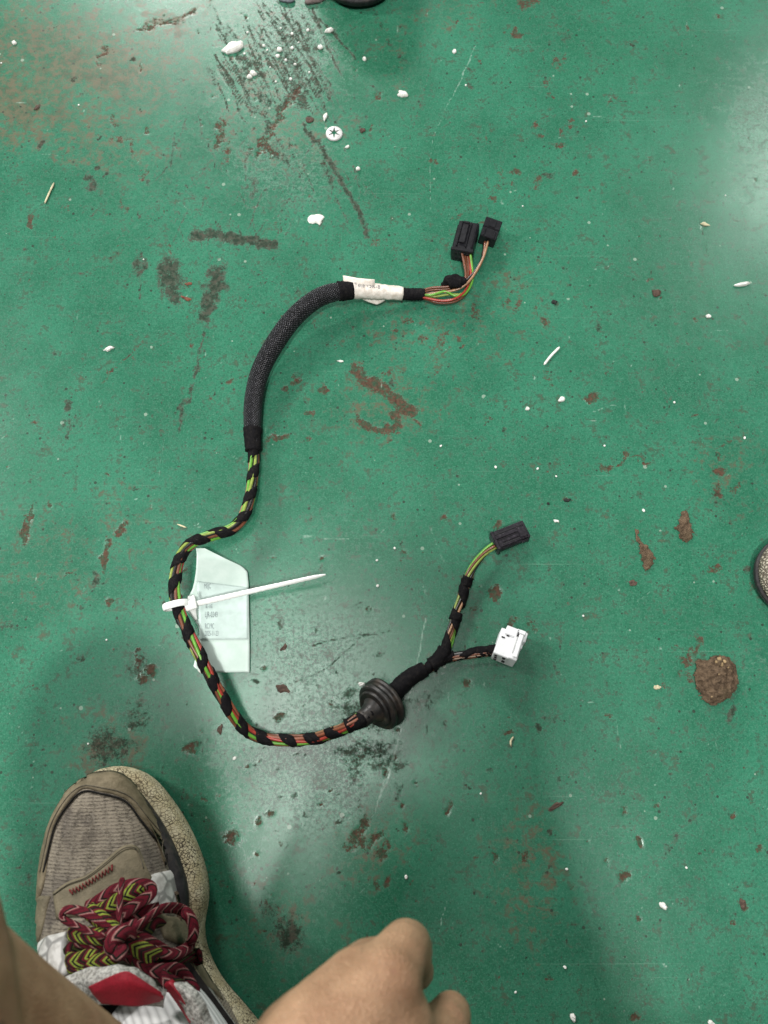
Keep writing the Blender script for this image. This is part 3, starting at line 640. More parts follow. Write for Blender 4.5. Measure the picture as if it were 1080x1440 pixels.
v, f = lathe([(-18 * mm, 5.0 * mm), (-17.6 * mm, 5.9 * mm), (-12 * mm, 6.4 * mm), (-9 * mm, 7.4 * mm), (-6.5 * mm, 9.4 * mm), (-4 * mm, 10.4 * mm)], 32, .05); mk('neck', v, f, M['rubber'], gr)
v, f = lathe([(-6.6 * mm, 11.8 * mm), (-6.9 * mm, 12.6 * mm), (-6.3 * mm, 13.5 * mm), (-4.4 * mm, 13.9 * mm), (-4.2 * mm, 11.6 * mm)], 40, .03); mk('ring', v, f, M['rubber'], gr)
v, f = lathe([(4 * mm, 10 * mm), (8 * mm, 8.2 * mm), (13 * mm, 6.4 * mm), (16 * mm, 6.2 * mm)], 28, .05); mk('neck', v, f, M['rubber'], gr)
ne = gc - ax * .017
CN, sn = spline([ne + ax * .012, ne, P(497, 1017, ne.z * 1000 / 1000 - .0005), P(487, 1022, .0245)], .001); fuzzy_tube(CN, sn, (.0058, .0046), 'neck_tape', H, .0006)
be = gc + ax * .012
CN, sn = spline([be, P(566, 962, .0090), P(580, 951, .009), P(597, 941, .0075)], .001); fuzzy_tube(CN, sn, (.0064, .0052), 'neck_tape', H, .0006)

# lower branches
BA = [(588, 948, 7.5), (606, 936, 6), (621, 922, 5.5), (630, 904, 5.2), (638, 878, 5.2), (646, 852, 5.5), (654, 826, 6.5), (661, 806, 8.5), (671, 789, 9), (683, 775, 9.5), (694, 766, 10)]
CA, sa = pxpath(BA, .0014); TA, NA, BBA = frames(CA)
for i, k in enumerate(['green', 'brown', 'lime', 'black', 'tan', 'brown', 'lime']):
    rr = np.interp(sa, [0, sa[-1] * .62, sa[-1] * .9, sa[-1]], [.0030, .0024, .0017, .0026]); an = i * 2 * math.pi / 7 + sa * 2 * math.pi / .11
    if i >= 5: rr = rr * .45
    Cw = CA + rr[:, None] * (np.cos(an)[:, None] * NA * .8 + np.sin(an)[:, None] * BBA)
    v, f, u = tube(Cw, .0009, 8, sa); mk('wire', v, f, M['w_' + k], H)
La = sa[-1]
def seg_tape(C, s, a, b, r, amp=.0007):
    q = (s >= a * s[-1]) & (s <= b * s[-1]); 
    if q.sum() > 2: fuzzy_tube(C[q], s[q], r, 'branch_tape', H, amp)
seg_tape(CA, sa, .655, .735, (.0037, .0042), .0008)
v, f = helix_strip(CA, sa, .0040, sa[0] + .004, La * .66, .019, .0094, 1.2, hand=-1.0, rnd=4.0); mk('spiral_tape', v, f, M['tape'], H)
seg_tape(CA, sa, .43, .50, (.0043, .0040)); seg_tape(CA, sa, .12, .245, (.0046, .0050), .0009)
BB_ = [(606, 936, 6), (622, 926, 5.5), (640, 922, 5), (660, 919, 6), (680, 916, 8), (702, 913, 8)]
CBb, sbb = pxpath(BB_, .0012); Tb, Nb, Bb = frames(CBb)
for i, k in enumerate(['orange', 'pale', 'brown', 'red']):
    an = math.radians((75, 38, 20, 105)[i]) + sbb * 4; Cw = CBb + .0026 * (np.cos(an)[:, None] * Nb + np.sin(an)[:, None] * Bb)
    v, f, u = tube(Cw, .0010, 8, sbb); mk('wire', v, f, M['w_' + k], H)
v, f, u = tube(CBb, .0024, 8, sbb); mk('wire', v, f, M['w_black'], H)
seg_tape(CBb, sbb, .0, .36, (.0050, .0034), .0010); seg_tape(CBb, sbb, .66, 1.0, (.0036, .0037), .0009)
v, f = helix_strip(CBb, sbb, .0036, sbb[-1] * .28, sbb[-1] * .72, .021, .0095, 3.9, hand=-1, rnd=6.0); mk('spiral_tape', v, f, M['tape'], H)

c3 = frame_px((692, 765.5), (741, 746), .0078, roll=math.radians(-10))
con = mk_bm('connector', boxes(bmesh.new(), [((0, 0, 0), (.0118, .0232, .0095)), ((.0, -.0108, 0), (.0142, .0024, .0108)), ((-.0060, 0, .0030), (.0016, .0235, .0030)), ((.0060, -.001, .0015), (.0014, .0180, .0022)), ((0, .0113, 0), (.0130, .0020, .0106)), ((.0066, .0085, .001), (.0016, .005, .004))], c3, .0005), M['purple_plastic'], H)
tag(con, 'scuffed flat black plug at the lower end')
mk_bm('latch', boxes(bmesh.new(), [((-.0014, -.001, .0053), (.0026, .019, .0012)), ((.0022, .001, .0052), (.0022, .016, .0009)), ((.0012, .0082, .0056), (.0074, .0055, .0014))], c3, .0004), M['purple_plastic'], con)
mk_bm('slot_shade_inset', boxes(bmesh.new(), [((.0042, .000, .0048), (.0009, .0150, .0005)), ((.0004, -.001, .0049), (.0007, .0170, .0004)), ((-.0040, 0, .0049), (.0008, .020, .0004))], c3, .0001), M['hole'], con)

c4 = frame_px((708, 928), (722, 890), .0090, pitch=math.radians(-16), roll=math.radians(-3))
con = mk_bm('connector', boxes(bmesh.new(), [((-.0028, -.0008, -.0004), (.0110, .0190, .0120)), ((.0043, .0006, .0002), (.0058, .0218, .0134)), ((-.0005, .0080, .0044), (.0098, .0064, .0050)), ((.0079, .0084, .001), (.0026, .0070, .008)), ((.0076, .0020, .000), (.0018, .0030, .006))], c4, .0005), M['white_plastic'], H)
tag(con, 'white nylon plug on the side branch')
mk_bm('latch', boxes(bmesh.new(), [((.0052, .0005, .0078), (.0030, .0190, .0016)), ((.0052, .0090, .0082), (.0044, .0030, .0024))], c4, .0005), M['white_plastic'], con)
mk_bm('cavity_shade_inset', boxes(bmesh.new(), [((-.0062, -.0104, .0030), (.0016, .0012, .0012)), ((-.0058, -.0104, -.0002), (.0018, .0012, .0010)), ((-.0056, -.0104, -.0036), (.0020, .0012, .0011)), ((-.0008, -.0104, .0034), (.0019, .0012, .0022)), ((-.0002, -.0104, -.0020), (.0021, .0012, .0023)),
      ((-.0056, .0022, .0057), (.0022, .0008, .0012)), ((-.0030, .0044, .0057), (.0018, .0007, .0012)), ((.0030, .0074, .0070), (.0010, .0030, .0014))], c4, .0001), M['hole'], con)
mk_bm('slot_shade_inset', boxes(bmesh.new(), [((.0031, .0002, .0069), (.0008, .0130, .0006))], c4, .0001), simple('shaded_nylon', (.45, .46, .46), .5, .1, 300, 0), con)  # darker nylon strip stands in for the groove's shade

# ------------------------------------------------------------------ paper tag and the cable tie that holds it
def tag_z(px, py):
    u = min(max((px - 262) / 90.0, 0), 1.05)
    return 2.5 + 19 * (1 - u) ** 1.25 + 1.2 * math.sin((py - 770) / 55.0)
Lp = [(771, 276), (780, 277), (800, 276), (815, 274), (828, 271), (838, 266), (848, 260), (858, 262), (868, 270), (880, 279), (893, 282), (910, 279), (925, 275), (938, 272), (946, 285)]
Rp = [(771, 288), (786, 318), (796, 340), (804, 348), (820, 349.5), (850, 350), (880, 350.5), (910, 351), (946, 351)]
rows = []
for y in np.linspace(771, 945.5, 60):
    l = np.interp(y, [a for a, _ in Lp], [b for _, b in Lp]); r_ = np.interp(y, [a for a, _ in Rp], [b for _, b in Rp])
    rows.append([(x, y, tag_z(x, y)) for x in np.linspace(l, r_, 24)])
t = NT('pale_tag_card'); c = t.coord(); n = t.noise(c, 120, 4)
t.bump(t.noise(c, 40, 3), .2, .002); M['card'] = t.set(t.mix(t.step(n, .35, .7), (0.50, 0.615, 0.565), (0.56, 0.665, 0.62)), .38, .45)
TG = patch('paper_tag', rows, M['card'], None, .0005)
tag(TG, 'pale mint paper tag with printed sticker, tied under the loom', 'tag')
M['sticker'] = simple('bluish_sticker_paper', (0.505, 0.615, 0.585), .42, .06, 200, .05, .4)
rows = []
for k in np.linspace(0, 1, 24):
    rows.append([(277 + (349 - 277) * u + 4 * k * (1 - u), 817 + (900 - 817) * k + 9 * u * (1 - k) - 1 * k * u, tag_z(277 + 72 * u + 4 * k * (1 - u), 817 + 83 * k + 9 * u * (1 - k)) + .35) for u in np.linspace(0, 1, 20)])
stk = patch('sticker', rows, M['sticker'], TG, .0003)
for body, x0, y0, w, h in (('MEJC', 287, 827.5, 9.5, 7), ('E-IE', 289, 855, 10, 5), ('LJR-0349', 288, 868, 18, 8), ('RC19C', 288, 884, 13, 7.5), ('2025-11-23', 288, 899 - 5, 19, 7)):
    tv, tf = text_mesh(body); mx = max(p.x for p in tv); my = max(p.y for p in tv)
    vv = []
    for p in tv:
        a, b = x0 + p.x / mx * w, y0 - p.y / my * h; vv.append(P(a, b, (tag_z(a, b) + .62) / 1000))
    mk('print', vv, tf, M['ink_pale'], stk, False)

TI = empty('cable_tie', P(262, 852, 0), 'white nylon cable tie round the loom, its long tail lying over the tag', 'cable tie')
Ct, s_ = pxpath([(262, 853, 33), (272, 850, 33), (290, 846, 29), (330, 837, 22), (351, 832, 20), (400, 821, 22), (440, 812, 25), (458, 808, 27)], .0012)
wd = np.interp(s_, [0, s_[-1] * .3, s_[-1] * .92, s_[-1]], [.0018, .0019, .0017, .0007]) * (1 + .05 * np.sin(s_ * 2 * math.pi / .0045))
v, f, u = tube(Ct, wd, 12, s_, flat=.42, twist=np.interp(s_, [0, s_[-1]], [.3, 1.0])); mk('tail', v, f, M['tie'], TI)
loop = []
cl = P(250, 851, .036); tdir = (P(252, 862, .036) - P(247, 838, .036)).normalized(); sdir = Vector((-tdir.y, tdir.x, 0)).normalized()
if sdir.x < 0: sdir = -sdir
for a in np.linspace(-.12, 2 * math.pi - .5, 40):
    loop.append(cl + sdir * (.0064 * math.cos(a) + (-.0024 if math.cos(a) < -.3 else 0)) + Vector((0, 0, 1)) * .0062 * math.sin(a) + tdir * .0006 * a * -.25)
Cq, sq = spline(loop, .0008); v, f, u = tube(Cq, .0022, 12, sq, flat=.4); 
Tq, Nq, Bq = frames(Cq)
V = []
for p, cpt, tt in zip(v, np.repeat(Cq, 12, 0), np.repeat(Tq, 12, 0)):
    d = Vector(np.array(p) - cpt); e = tdir; rad = d - e * d.dot(e)
    V.append(p)
band = []
for i, cpt in enumerate(Cq):
    e = np.array(tdir); nn = np.cross(Tq[i], e); nn /= np.linalg.norm(nn)
    for k in range(12):
        th = k * 2 * math.pi / 12; band.append(cpt + e * .0022 * math.cos(th) + nn * .0008 * math.sin(th))
mk('loop', band, f, M['tie'], TI)
hm = frame_px((258, 854), (276, 849), .0345, roll=.25)
mk_bm('head', boxes(bmesh.new(), [((0, 0, 0), (.0062, .0066, .0046)), ((0, -.004, -.0006), (.0050, .003, .0030)), ((-.0015, .0035, .0002), (.0085, .0020, .0036))], hm, .0011), M['tie'], TI, True)
patch('tail_fold', lerp_rows([[(264, 838, 28), (268, 838, 28), (272, 842, 28)], [(263, 852, 30), (269, 852, 31), (276, 850, 30)], [(268, 862, 26), (272, 866, 25), (276, 861, 26)], [(275, 874, 20), (276, 875, 20), (278, 873, 20)]], 10), M['tie'], TI, .0008)

# ------------------------------------------------------------------ worn sneaker on the left foot
SN = empty('sneaker', P(250, 1420, 0), 'scuffed tan and white sneaker with red and green laces, worn at lower left', 'sneaker')
def leather(name, a, b, sc=140, dirt=(0.05, 0.04, 0.028), amt=.5):
    t = NT(name); c = t.coord(); n = t.noise(c, sc, 6, .65); g = t.voro(c, 900)
    k = t.mix(t.step(n, .35, .68), a, b)
    k = t.mix(t.math('MULTIPLY', t.step(t.noise(c, 45, 5, .7), .45, .72), amt), k, dirt)
    t.bump(t.math('ADD', g, t.math('MULTIPLY', n, 1.2)), .35, .0005); return t.set(k, .68, .3)
M['suede'] = leather('tan_suede', (0.135, 0.108, 0.066), (0.225, 0.182, 0.118))
M['suede2'] = leather('olive_suede', (0.145, 0.122, 0.078), (0.21, 0.175, 0.115))
t = NT('ribbed_knit'); c = t.coord('UV'); sep = t.n('ShaderNodeSeparateXYZ'); t.t.links.new(c, sep.inputs[0])
oc = t.coord(); wv = t.noise(oc, 60, 3)
ribs = t.math('ABSOLUTE', t.math('SINE', t.math('ADD', t.math('MULTIPLY', sep.outputs[1], 1750.0), t.math('MULTIPLY', wv, 4.5))))
cells = t.math('ABSOLUTE', t.math('SINE', t.math('ADD', t.math('MULTIPLY', sep.outputs[0], 260.0), t.math('MULTIPLY', wv, 3.0))))
h = t.math('MULTIPLY', t.math('ADD', ribs, .15), t.math('ADD', .45, t.math('MULTIPLY', cells, .55)))
h = t.math('ADD', t.math('MULTIPLY', h, .17), t.math('ADD', t.math('MULTIPLY', t.noise(t.mapping(oc, (1, 2.2, 1), .35), 620, 4, .8), .80), t.math('MULTIPLY', t.noise(oc, 90, 4, .7), .30)))
k = t.mix(t.step(h, .46, .76), (0.068, 0.057, 0.046), (0.33, 0.285, 0.225))
k = t.mix(t.math('MULTIPLY', t.step(t.noise(oc, 26, 3), .50, .62), .45), k, (0.055, 0.047, 0.050))
k = t.mix(t.math('MULTIPLY', t.step(t.noise(oc, 35, 5, .7), .48, .70), .65), k, (0.075, 0.062, 0.056))
k = t.mix(t.math('MULTIPLY', t.step(t.noise(oc, 420, 3), .56, .70), .5), k, (0.33, 0.29, 0.24))
t.bump(h, 1.0, .0011); M['knit'] = t.set(k, .85, .2)
t = NT('cracked_cream_foam'); oc = t.coord()
e = t.voro(t.mapping(oc, (1, 1.35, 1), .5), 430, 'DISTANCE_TO_EDGE'); crk = t.math('SUBTRACT', 1.0, t.step(t.math('ADD', e, t.math('MULTIPLY', t.math('SUBTRACT', t.noise(oc, 500, 4, .7), .5), .10)), .02, .11))
k = t.mix(t.step(t.noise(oc, 110, 6, .7), .35, .7), (0.42, 0.36, 0.22), (0.62, 0.56, 0.40))
k = t.mix(t.math('MULTIPLY', crk, t.step(t.noise(oc, 60, 3), .30, .55)), k, (0.052, 0.042, 0.030))
k = t.mix(t.math('MULTIPLY', t.step(t.noise(oc, 30, 4), .52, .7), .5), k, (0.24, 0.185, 0.10))
t.bump(t.math('SUBTRACT', t.noise(oc, 300, 3), crk), .6, .0007); M['foam'] = t.set(k, .75, .25)
M['rubber_dark'] = simple('dark_rubber_band', (0.022, 0.021, 0.023), .6, .35, 260, .3, .3, dirt=(0.09, 0.075, 0.06), dirt_amt=.5, dscale=90)
t = NT('marbled_white_panel'); oc = t.coord()
e = t.voro(t.mapping(oc, (1, 1, 1), .4), 95, 'DISTANCE_TO_EDGE'); vn = t.math('SUBTRACT', 1.0, t.step(t.math('ADD', e, t.math('MULTIPLY', t.math('SUBTRACT', t.noise(oc, 160, 3), .5), .12)), .03, .13))
k = t.mix(t.step(t.noise(oc, 220, 4), .4, .7), (0.60, 0.58, 0.56), (0.42, 0.40, 0.38)); k = t.mix(t.math('MULTIPLY', vn, .75), k, (0.15, 0.145, 0.14))
t.bump(vn, -.3, .0005); M['marble'] = t.set(k, .5, .4)
M['mesh_white'] = simple('grey_white_mesh', (0.36, 0.35, 0.33), .85, .45, 700, .9, .2, dirt=(0.12, 0.10, 0.08), dirt_amt=.55, dscale=120, bd=.0008, detail=2)
M['lining'] = simple('dark_lining', (0.018, 0.017, 0.016), .9, .3, 400, .4, .1)
M['red_patch'] = simple('crimson_patch', (0.27, 0.009, 0.022), .55, .15, 900, .4, .35)
M['thread_red'] = simple('red_thread', (0.16, 0.012, 0.012), .7, .3, 900, .2)
M['thread'] = simple('tan_thread', (0.10, 0.085, 0.06), .8, .3, 900, .2)

def prism(name, rings, mat, parent):
    n = len(rings[0]); V = [p for r in rings for p in r]; F = []
    for i in range(len(rings) - 1):
        for j in range(n):
            k = (j + 1) % n; F.append((i * n + j, i * n + k, (i + 1) * n + k, (i + 1) * n + j))
    F.append(tuple(range(n))[::-1]); F.append(tuple((len(rings) - 1) * n + j for j in range(n)))
    return mk(name, V, F, mat, parent)
OUT = [(163, 1080), (192, 1086), (218, 1103), (250, 1145), (272, 1187), (287, 1232), (289, 1268), (283, 1308), (290, 1345), (311, 1385), (345, 1425), (385, 1478), (408, 1540), (415, 1620), (400, 1690), (350, 1730),
       (290, 1715), (240, 1635), (195, 1545), (155, 1465), (118, 1395), (92, 1340), (74, 1285), (68, 1240), (72, 1195), (82, 1158), (98, 1120), (128, 1090)]
def closed(pts, z, grow=0.0, n=120):
    A = [P(a, b, .016) for a, b in pts]
    C, _ = spline(A[-3:] + A + A[:3], .004)
    m0, m1 = A[0], A[-1]
    i0 = int(np.argmin(np.linalg.norm(C[:len(C) // 3] - np.array(A[0]), axis=1))); i1 = len(C) // 2 + int(np.argmin(np.linalg.norm(C[len(C) // 2:] - np.array(A[0]), axis=1)))
    C = C[i0:i1]; u = np.linspace(0, len(C) - 1, n + 1)[:-1]
    C = np.stack([np.interp(u, np.arange(len(C)), C[:, k]) for k in range(3)], 1)
    ctr = C.mean(0); T = np.roll(C, -1, 0) - np.roll(C, 1, 0); T /= np.linalg.norm(T, axis=1)[:, None]
    Nn = np.stack([T[:, 1], -T[:, 0], 0 * T[:, 0]], 1)
    if ((C - ctr) * Nn).sum() < 0: Nn = -Nn
    C = C + Nn * grow; C[:, 2] = z
    return C[::-1] if True else C
def zfun(C, z0, z1):
    C = C.copy(); yy = C[:, 1]; u = np.clip((P(160, 1080).y - yy) / .12, 0, 1); C[:, 2] = z0 + (z1 - z0) * u; return C
prism('outsole', [closed(OUT, .0005, -.004), closed(OUT, .003, -.0015), closed(OUT, .006, -.001)], M['rubber_dark'], SN)
mid = prism('midsole', [closed(OUT, .006, -.0012), closed(OUT, .009, .0006), zfun(closed(OUT, 0, .0012), .015, .018), zfun(closed(OUT, 0, .0004), .021, .027), zfun(closed(OUT, 0, -.0022), .0245, .033), zfun(closed(OUT, 0, -.006), .0255, .034)], M['foam'], SN)
prism('foxing_band', [zfun(closed(OUT, 0, -.0065), .024, .031), zfun(closed(OUT, 0, -.0058), .029, .037), zfun(closed(OUT, 0, -.0066), .034, .043), zfun(closed(OUT, 0, -.010), .036, .045)], M['rubber_dark'], SN)

SEC = [  # left, right (px at z=36 mm) and dome height above it (mm)
    ((146, 1084.5), (162, 1084.5), 5), ((122, 1092), (178, 1092), 12), ((99, 1112), (194, 1111), 18), ((84, 1138), (210, 1136), 22), ((75, 1165), (224, 1164), 26), ((68, 1200), (238, 1198), 31), ((67, 1240), (249, 1236), 37),
    ((71, 1280), (257, 1275), 45), ((81, 1325), (266, 1314), 54), ((98, 1370), (282, 1357), 62), ((122, 1420), (317, 1402), 66), ((155, 1480), (346, 1458), 66), ((192, 1560), (375, 1540), 66), ((225, 1640), (388, 1620), 66), ((262, 1690), (372, 1680), 60), ((300, 1712), (335, 1710), 46)]
rowsL, _ = spline([P(a[0][0], a[0][1], .032) for a in SEC], .0035)
m = len(rowsL); par = np.linspace(0, len(SEC) - 1, m)
def sec_at(q):
    i = min(int(q), len(SEC) - 2); w = q - i; w2 = w
    g = lambda j, k: np.array([*P(SEC[j][k][0], SEC[j][k][1], .032)])
    return (g(i, 0) * (1 - w2) + g(i + 1, 0) * w2, g(i, 1) * (1 - w2) + g(i + 1, 1) * w2, (SEC[i][2] * (1 - w) + SEC[i + 1][2] * w) / 1000)
qs = np.concatenate([np.linspace(0, 2, 22, endpoint=False), np.linspace(2, len(SEC) - 1, 90)])
Ls, Rs, Hs = zip(*[sec_at(q) for q in qs])
def smooth(A, k=3):
    A = np.array(A, float)
    for _ in range(k): A[1:-1] = .25 * A[:-2] + .5 * A[1:-1] + .25 * A[2:]
    return A
Ls, Rs, Hs = smooth(Ls, 5), smooth(Rs, 5), smooth(Hs, 5)
NPH = 56; V, F, UV = [], [], []
vl = np.r_[0, np.cumsum(np.linalg.norm(np.diff((Ls + Rs) / 2, axis=0), axis=1))]
phs = np.linspace(0, math.pi, NPH)
for i in range(len(qs)):
    c_ = (Ls[i] + Rs[i]) / 2; a_ = (Rs[i] - Ls[i]) / 2
    for ph in phs:
        cs, sn_ = math.cos(ph), math.sin(ph)
        x = -math.copysign(abs(cs) ** .80, cs); z = sn_ ** .78
        p = c_ + a_ * x; p = np.array([p[0], p[1], .032 + Hs[i] * z])
        p[2] -= .004 * (1 - z) * 0
        V.append(p)
OPEN_ROW = None
for i in range(len(qs) - 1):
    for j in range(NPH - 1):
        if qs[i] > 8.7 and 13 < j < NPH - 16: continue      # the foot opening
        F.append((i * NPH + j, i * NPH + j + 1, (i + 1) * NPH + j + 1, (i + 1) * NPH + j))
        UV.append(((j / NPH * .16, vl[i]), ((j + 1) / NPH * .16, vl[i]), ((j + 1) / NPH * .16, vl[i + 1]), (j / NPH * .16, vl[i + 1])))
up = mk('upper', V, F, M['knit'], SN, True, UV)
full = []
for i in range(len(qs) - 1):
    for j in range(NPH - 1): full.append((i * NPH + j, i * NPH + j + 1, (i + 1) * NPH + j + 1, (i + 1) * NPH + j))
BV = BVHTree.FromPolygons([Vector(p) for p in V], full)
CAMP = Vector((0, 0, CAM_H))
def hit(px, py):
    h = BV.ray_cast(CAMP, ray(px, py))
    if h[0] is None:
        for d in range(1, 40):          # just past the outline: take the nearest point of the upper
            pass
        h = BV.find_nearest(P(px, py, .045))
    n = h[1]
    if n.dot(CAMP - h[0]) < 0: n = -n
    return h[0], n
def resample2(poly, n):
    C, _ = spline([(a, b, 0) for a, b in poly], 1.0); u = np.linspace(0, len(C) - 1, n)
    return np.stack([np.interp(u, np.arange(len(C)), C[:, k]) for k in (0, 1)], 1)
def overlay(name, edgeA, edgeB, mat, parent, thick=.0012, n=40, m=14, edge=True):
    """panel stitched on the upper between two outlines, with a rolled edge"""
    A, B = resample2(edgeA, n), resample2(edgeB, n); V = []; F = []
    for i in range(n):
        for j in range(m):
            w = j / (m - 1); q = A[i] * (1 - w) + B[i] * w; p, nn = hit(*q)
            e = min(j, m - 1 - j, i * 2, (n - 1 - i) * 2); th = thick * min(1, .35 + e * .45) if edge else thick
            V.append(p + nn * th)
    for i in range(n):
        for j in range(m):
            w = j / (m - 1); q = A[i] * (1 - w) + B[i] * w; p, nn = hit(*q); V.append(p - nn * .0012)
    k = n * m
    for i in range(n - 1):
        for j in range(m - 1):
            F.append((i * m + j, i * m + j + 1, (i + 1) * m + j + 1, (i + 1) * m + j)); F.append((k + i * m + j, k + (i + 1) * m + j, k + (i + 1) * m + j + 1, k + i * m + j + 1))
    for i in range(n - 1):
        F.append((i * m, (i + 1) * m, k + (i + 1) * m, k + i * m)); F.append((i * m + m - 1, k + i * m + m - 1, k + (i + 1) * m + m - 1, (i + 1) * m + m - 1))
    for j in range(m - 1):
        F.append((j, k + j, k + j + 1, j + 1)); a = (n - 1) * m; F.append((a + j, a + j + 1, k + a + j + 1, k + a + j))
    return mk(name, V, F, mat, parent)
def thread(name, pts, parent, mat, lift=.0014, r=.0005, n=60, close=False):
    A = resample2(pts, n); C = []
    for q in A: p, nn = hit(*q); C.append(p + nn * lift)
    v, f, u = tube(smooth(C, 2), r, 6); return mk(name, v, f, mat, parent)
z3 = lambda pts: [(x / 3.0, 1060 + y / 3.0) for x, y in pts]     # notes taken on a 3x enlargement
mud = overlay('mudguard', z3([(140, 690), (140, 600), (152, 480), (190, 320), (235, 200), (320, 105), (420, 62), (500, 66), (580, 130), (660, 230), (720, 330), (765, 440)]),
        z3([(185, 560), (195, 500), (205, 420), (230, 300), (290, 205), (350, 150), (420, 160), (490, 175), (545, 205), (600, 280), (660, 350), (752, 455)]), M['suede'], SN, .0014, 70, 12)
thread('seam', z3([(190, 500), (212, 400), (240, 300), (296, 212), (352, 160), (420, 170), (490, 186), (540, 214), (592, 286), (650, 358), (740, 452)]), mud, M['lining'], .0010, .0006)
thread('stitching', z3([(180, 500), (200, 400), (225, 300), (285, 195), (352, 140), (420, 148), (495, 163), (555, 196), (612, 270), (672, 342), (750, 440)]), mud, M['thread'], .0016, .00035)
ey = overlay('eyestay', z3([(225, 585), (290, 540), (370, 510), (450, 445), (510, 395), (560, 385), (590, 410), (612, 490)]), z3([(240, 700), (300, 690), (380, 690), (450, 680), (500, 660), (560, 640), (610, 600), (640, 520)]), M['suede2'], SN, .0018, 44, 12)
thread('stitching', z3([(235, 597), (295, 553), (372, 523), (455, 458), (512, 408), (556, 398), (580, 420), (600, 488)]), ey, M['thread'], .0022, .00035)
zz = []
for k in range(27):
    u = k / 26; x = 305 + (478 - 305) * u; y = 588 - 105 * u ** 1.15; o = 11 if k % 2 else -11; zz.append((x + o * .3, y + o))
A = [hit(*q) for q in z3(zz)]; v, f, u = tube([p + n * .0024 for p, n in A], .00055, 6); mk('zigzag_stitching', v, f, M['thread_red'], ey)
overlay('side_panel', z3([(215, 600), (200, 650), (185, 720), (165, 800)]), z3([(140, 600), (136, 650), (137, 720), (150, 810)]), M['suede2'], SN, .0014, 20, 8)
overlay('marbled_panel', z3([(590, 540), (640, 510), (700, 495), (765, 485)]), z3([(640, 640), (690, 660), (760, 640), (800, 590)]), M['marble'], SN, .0016, 24, 14)
overlay('marbled_panel', z3([(160, 800), (200, 770), (240, 760), (280, 750)]), z3([(180, 900), (225, 930), (250, 945), (290, 930)]), M['marble'], SN, .0016, 20, 10)
overlay('brown_inlay', z3([(735, 570), (760, 568), (795, 590), (815, 620)]), z3([(760, 620), (785, 660), (810, 690), (825, 700)]), leather('brown_suede', (0.085, 0.06, 0.04), (0.12, 0.09, 0.06)), SN, .0024, 16, 8)
overlay('eyestay', z3([(640, 640), (690, 680), (740, 690), (790, 700)]), z3([(690, 780), (740, 800), (790, 810), (835, 830)]), M['suede2'], SN, .0018, 20, 10)
overlay('quarter', z3([(800, 700), (835, 760), (862, 830), (900, 900)]), z3([(840, 690), (850, 760), (868, 830), (905, 890)]), M['foam'], SN, .0012, 16, 5)
overlay('heel_panel', z3([(840, 980), (880, 985), (930, 1060), (980, 1140)]), z3([(860, 1150), (900, 1180), (960, 1200), (1010, 1200)]), M['mesh_white'], SN, .002, 16, 10)
overlay('quarter_panel', z3([(830, 850), (860, 900), (900, 960), (940, 1040)]), z3([(800, 880), (830, 930), (850, 975), (890, 1000)]), M['suede2'], SN, .0015, 16, 6)

# tongue with its crimson patch, collar and padded lining
def hz(rows): return [[(x / 3.0, 1060 + y / 3.0, z) for x, y, z in r] for r in rows]
tg = patch('tongue', lerp_rows(hz([[(255, 950, 98), (330, 915, 101), (420, 890, 104), (520, 885, 106), (590, 905, 105), (640, 945, 102)], [(275, 985, 100), (345, 955, 106), (430, 925, 110), (520, 915, 112), (600, 950, 111), (675, 1000, 106)],
        [(310, 1020, 98), (380, 1000, 106), (450, 980, 111), (530, 975, 113), (610, 1010, 112), (690, 1045, 106)], [(350, 1060, 92), (420, 1060, 100), (490, 1055, 106), (560, 1060, 108), (630, 1065, 106), (690, 1075, 100)]]), 26), M['mesh_white'], SN, .006, .0012, 12)
patch('crimson_patch', lerp_rows(hz([[(372, 985, 108.5), (440, 950, 112), (520, 912, 114.3), (545, 913, 114.5), (610, 960, 113.5), (680, 1005, 108.8)], [(392, 1015, 108), (450, 990, 112.6), (520, 965, 115), (550, 965, 115.4), (615, 1000, 114.2), (690, 1030, 108.3)],
        [(430, 1055, 104), (490, 1058, 108.5), (545, 1066, 110), (570, 1068, 110.5), (620, 1062, 109.5), (686, 1044, 105)]]), 24), M['red_patch'], tg, .001, .0004, 14)
patch('collar', lerp_rows(hz([[(700, 980, 96), (735, 1010, 98), (770, 1060, 98), (800, 1120, 97), (830, 1200, 96)], [(740, 965, 97), (780, 1000, 101), (815, 1050, 102), (840, 1110, 101), (880, 1200, 100)], [(790, 960, 92), (830, 990, 96), (865, 1040, 97), (890, 1100, 96), (930, 1200, 95)]]), 22), M['mesh_white'], SN, .005, .001, 12)
patch('crimson_lining', lerp_rows(hz([[(690, 975, 97), (720, 1020, 97), (760, 1075, 96), (800, 1140, 95)], [(712, 965, 98.5), (750, 1010, 99.5), (790, 1065, 99), (815, 1120, 98)]]), 12), M['red_patch'], SN, .003, 0, 4)
prism('insole', [np.array([P(a, b, .05) for a, b in ((150, 1330), (250, 1330), (330, 1440), (380, 1560), (330, 1680), (250, 1600), (190, 1480))]), np.array([P(a, b, .054) for a, b in ((150, 1330), (250, 1330), (330, 1440), (380, 1560), (330, 1680), (250, 1600), (190, 1480))])], M['lining'], SN)

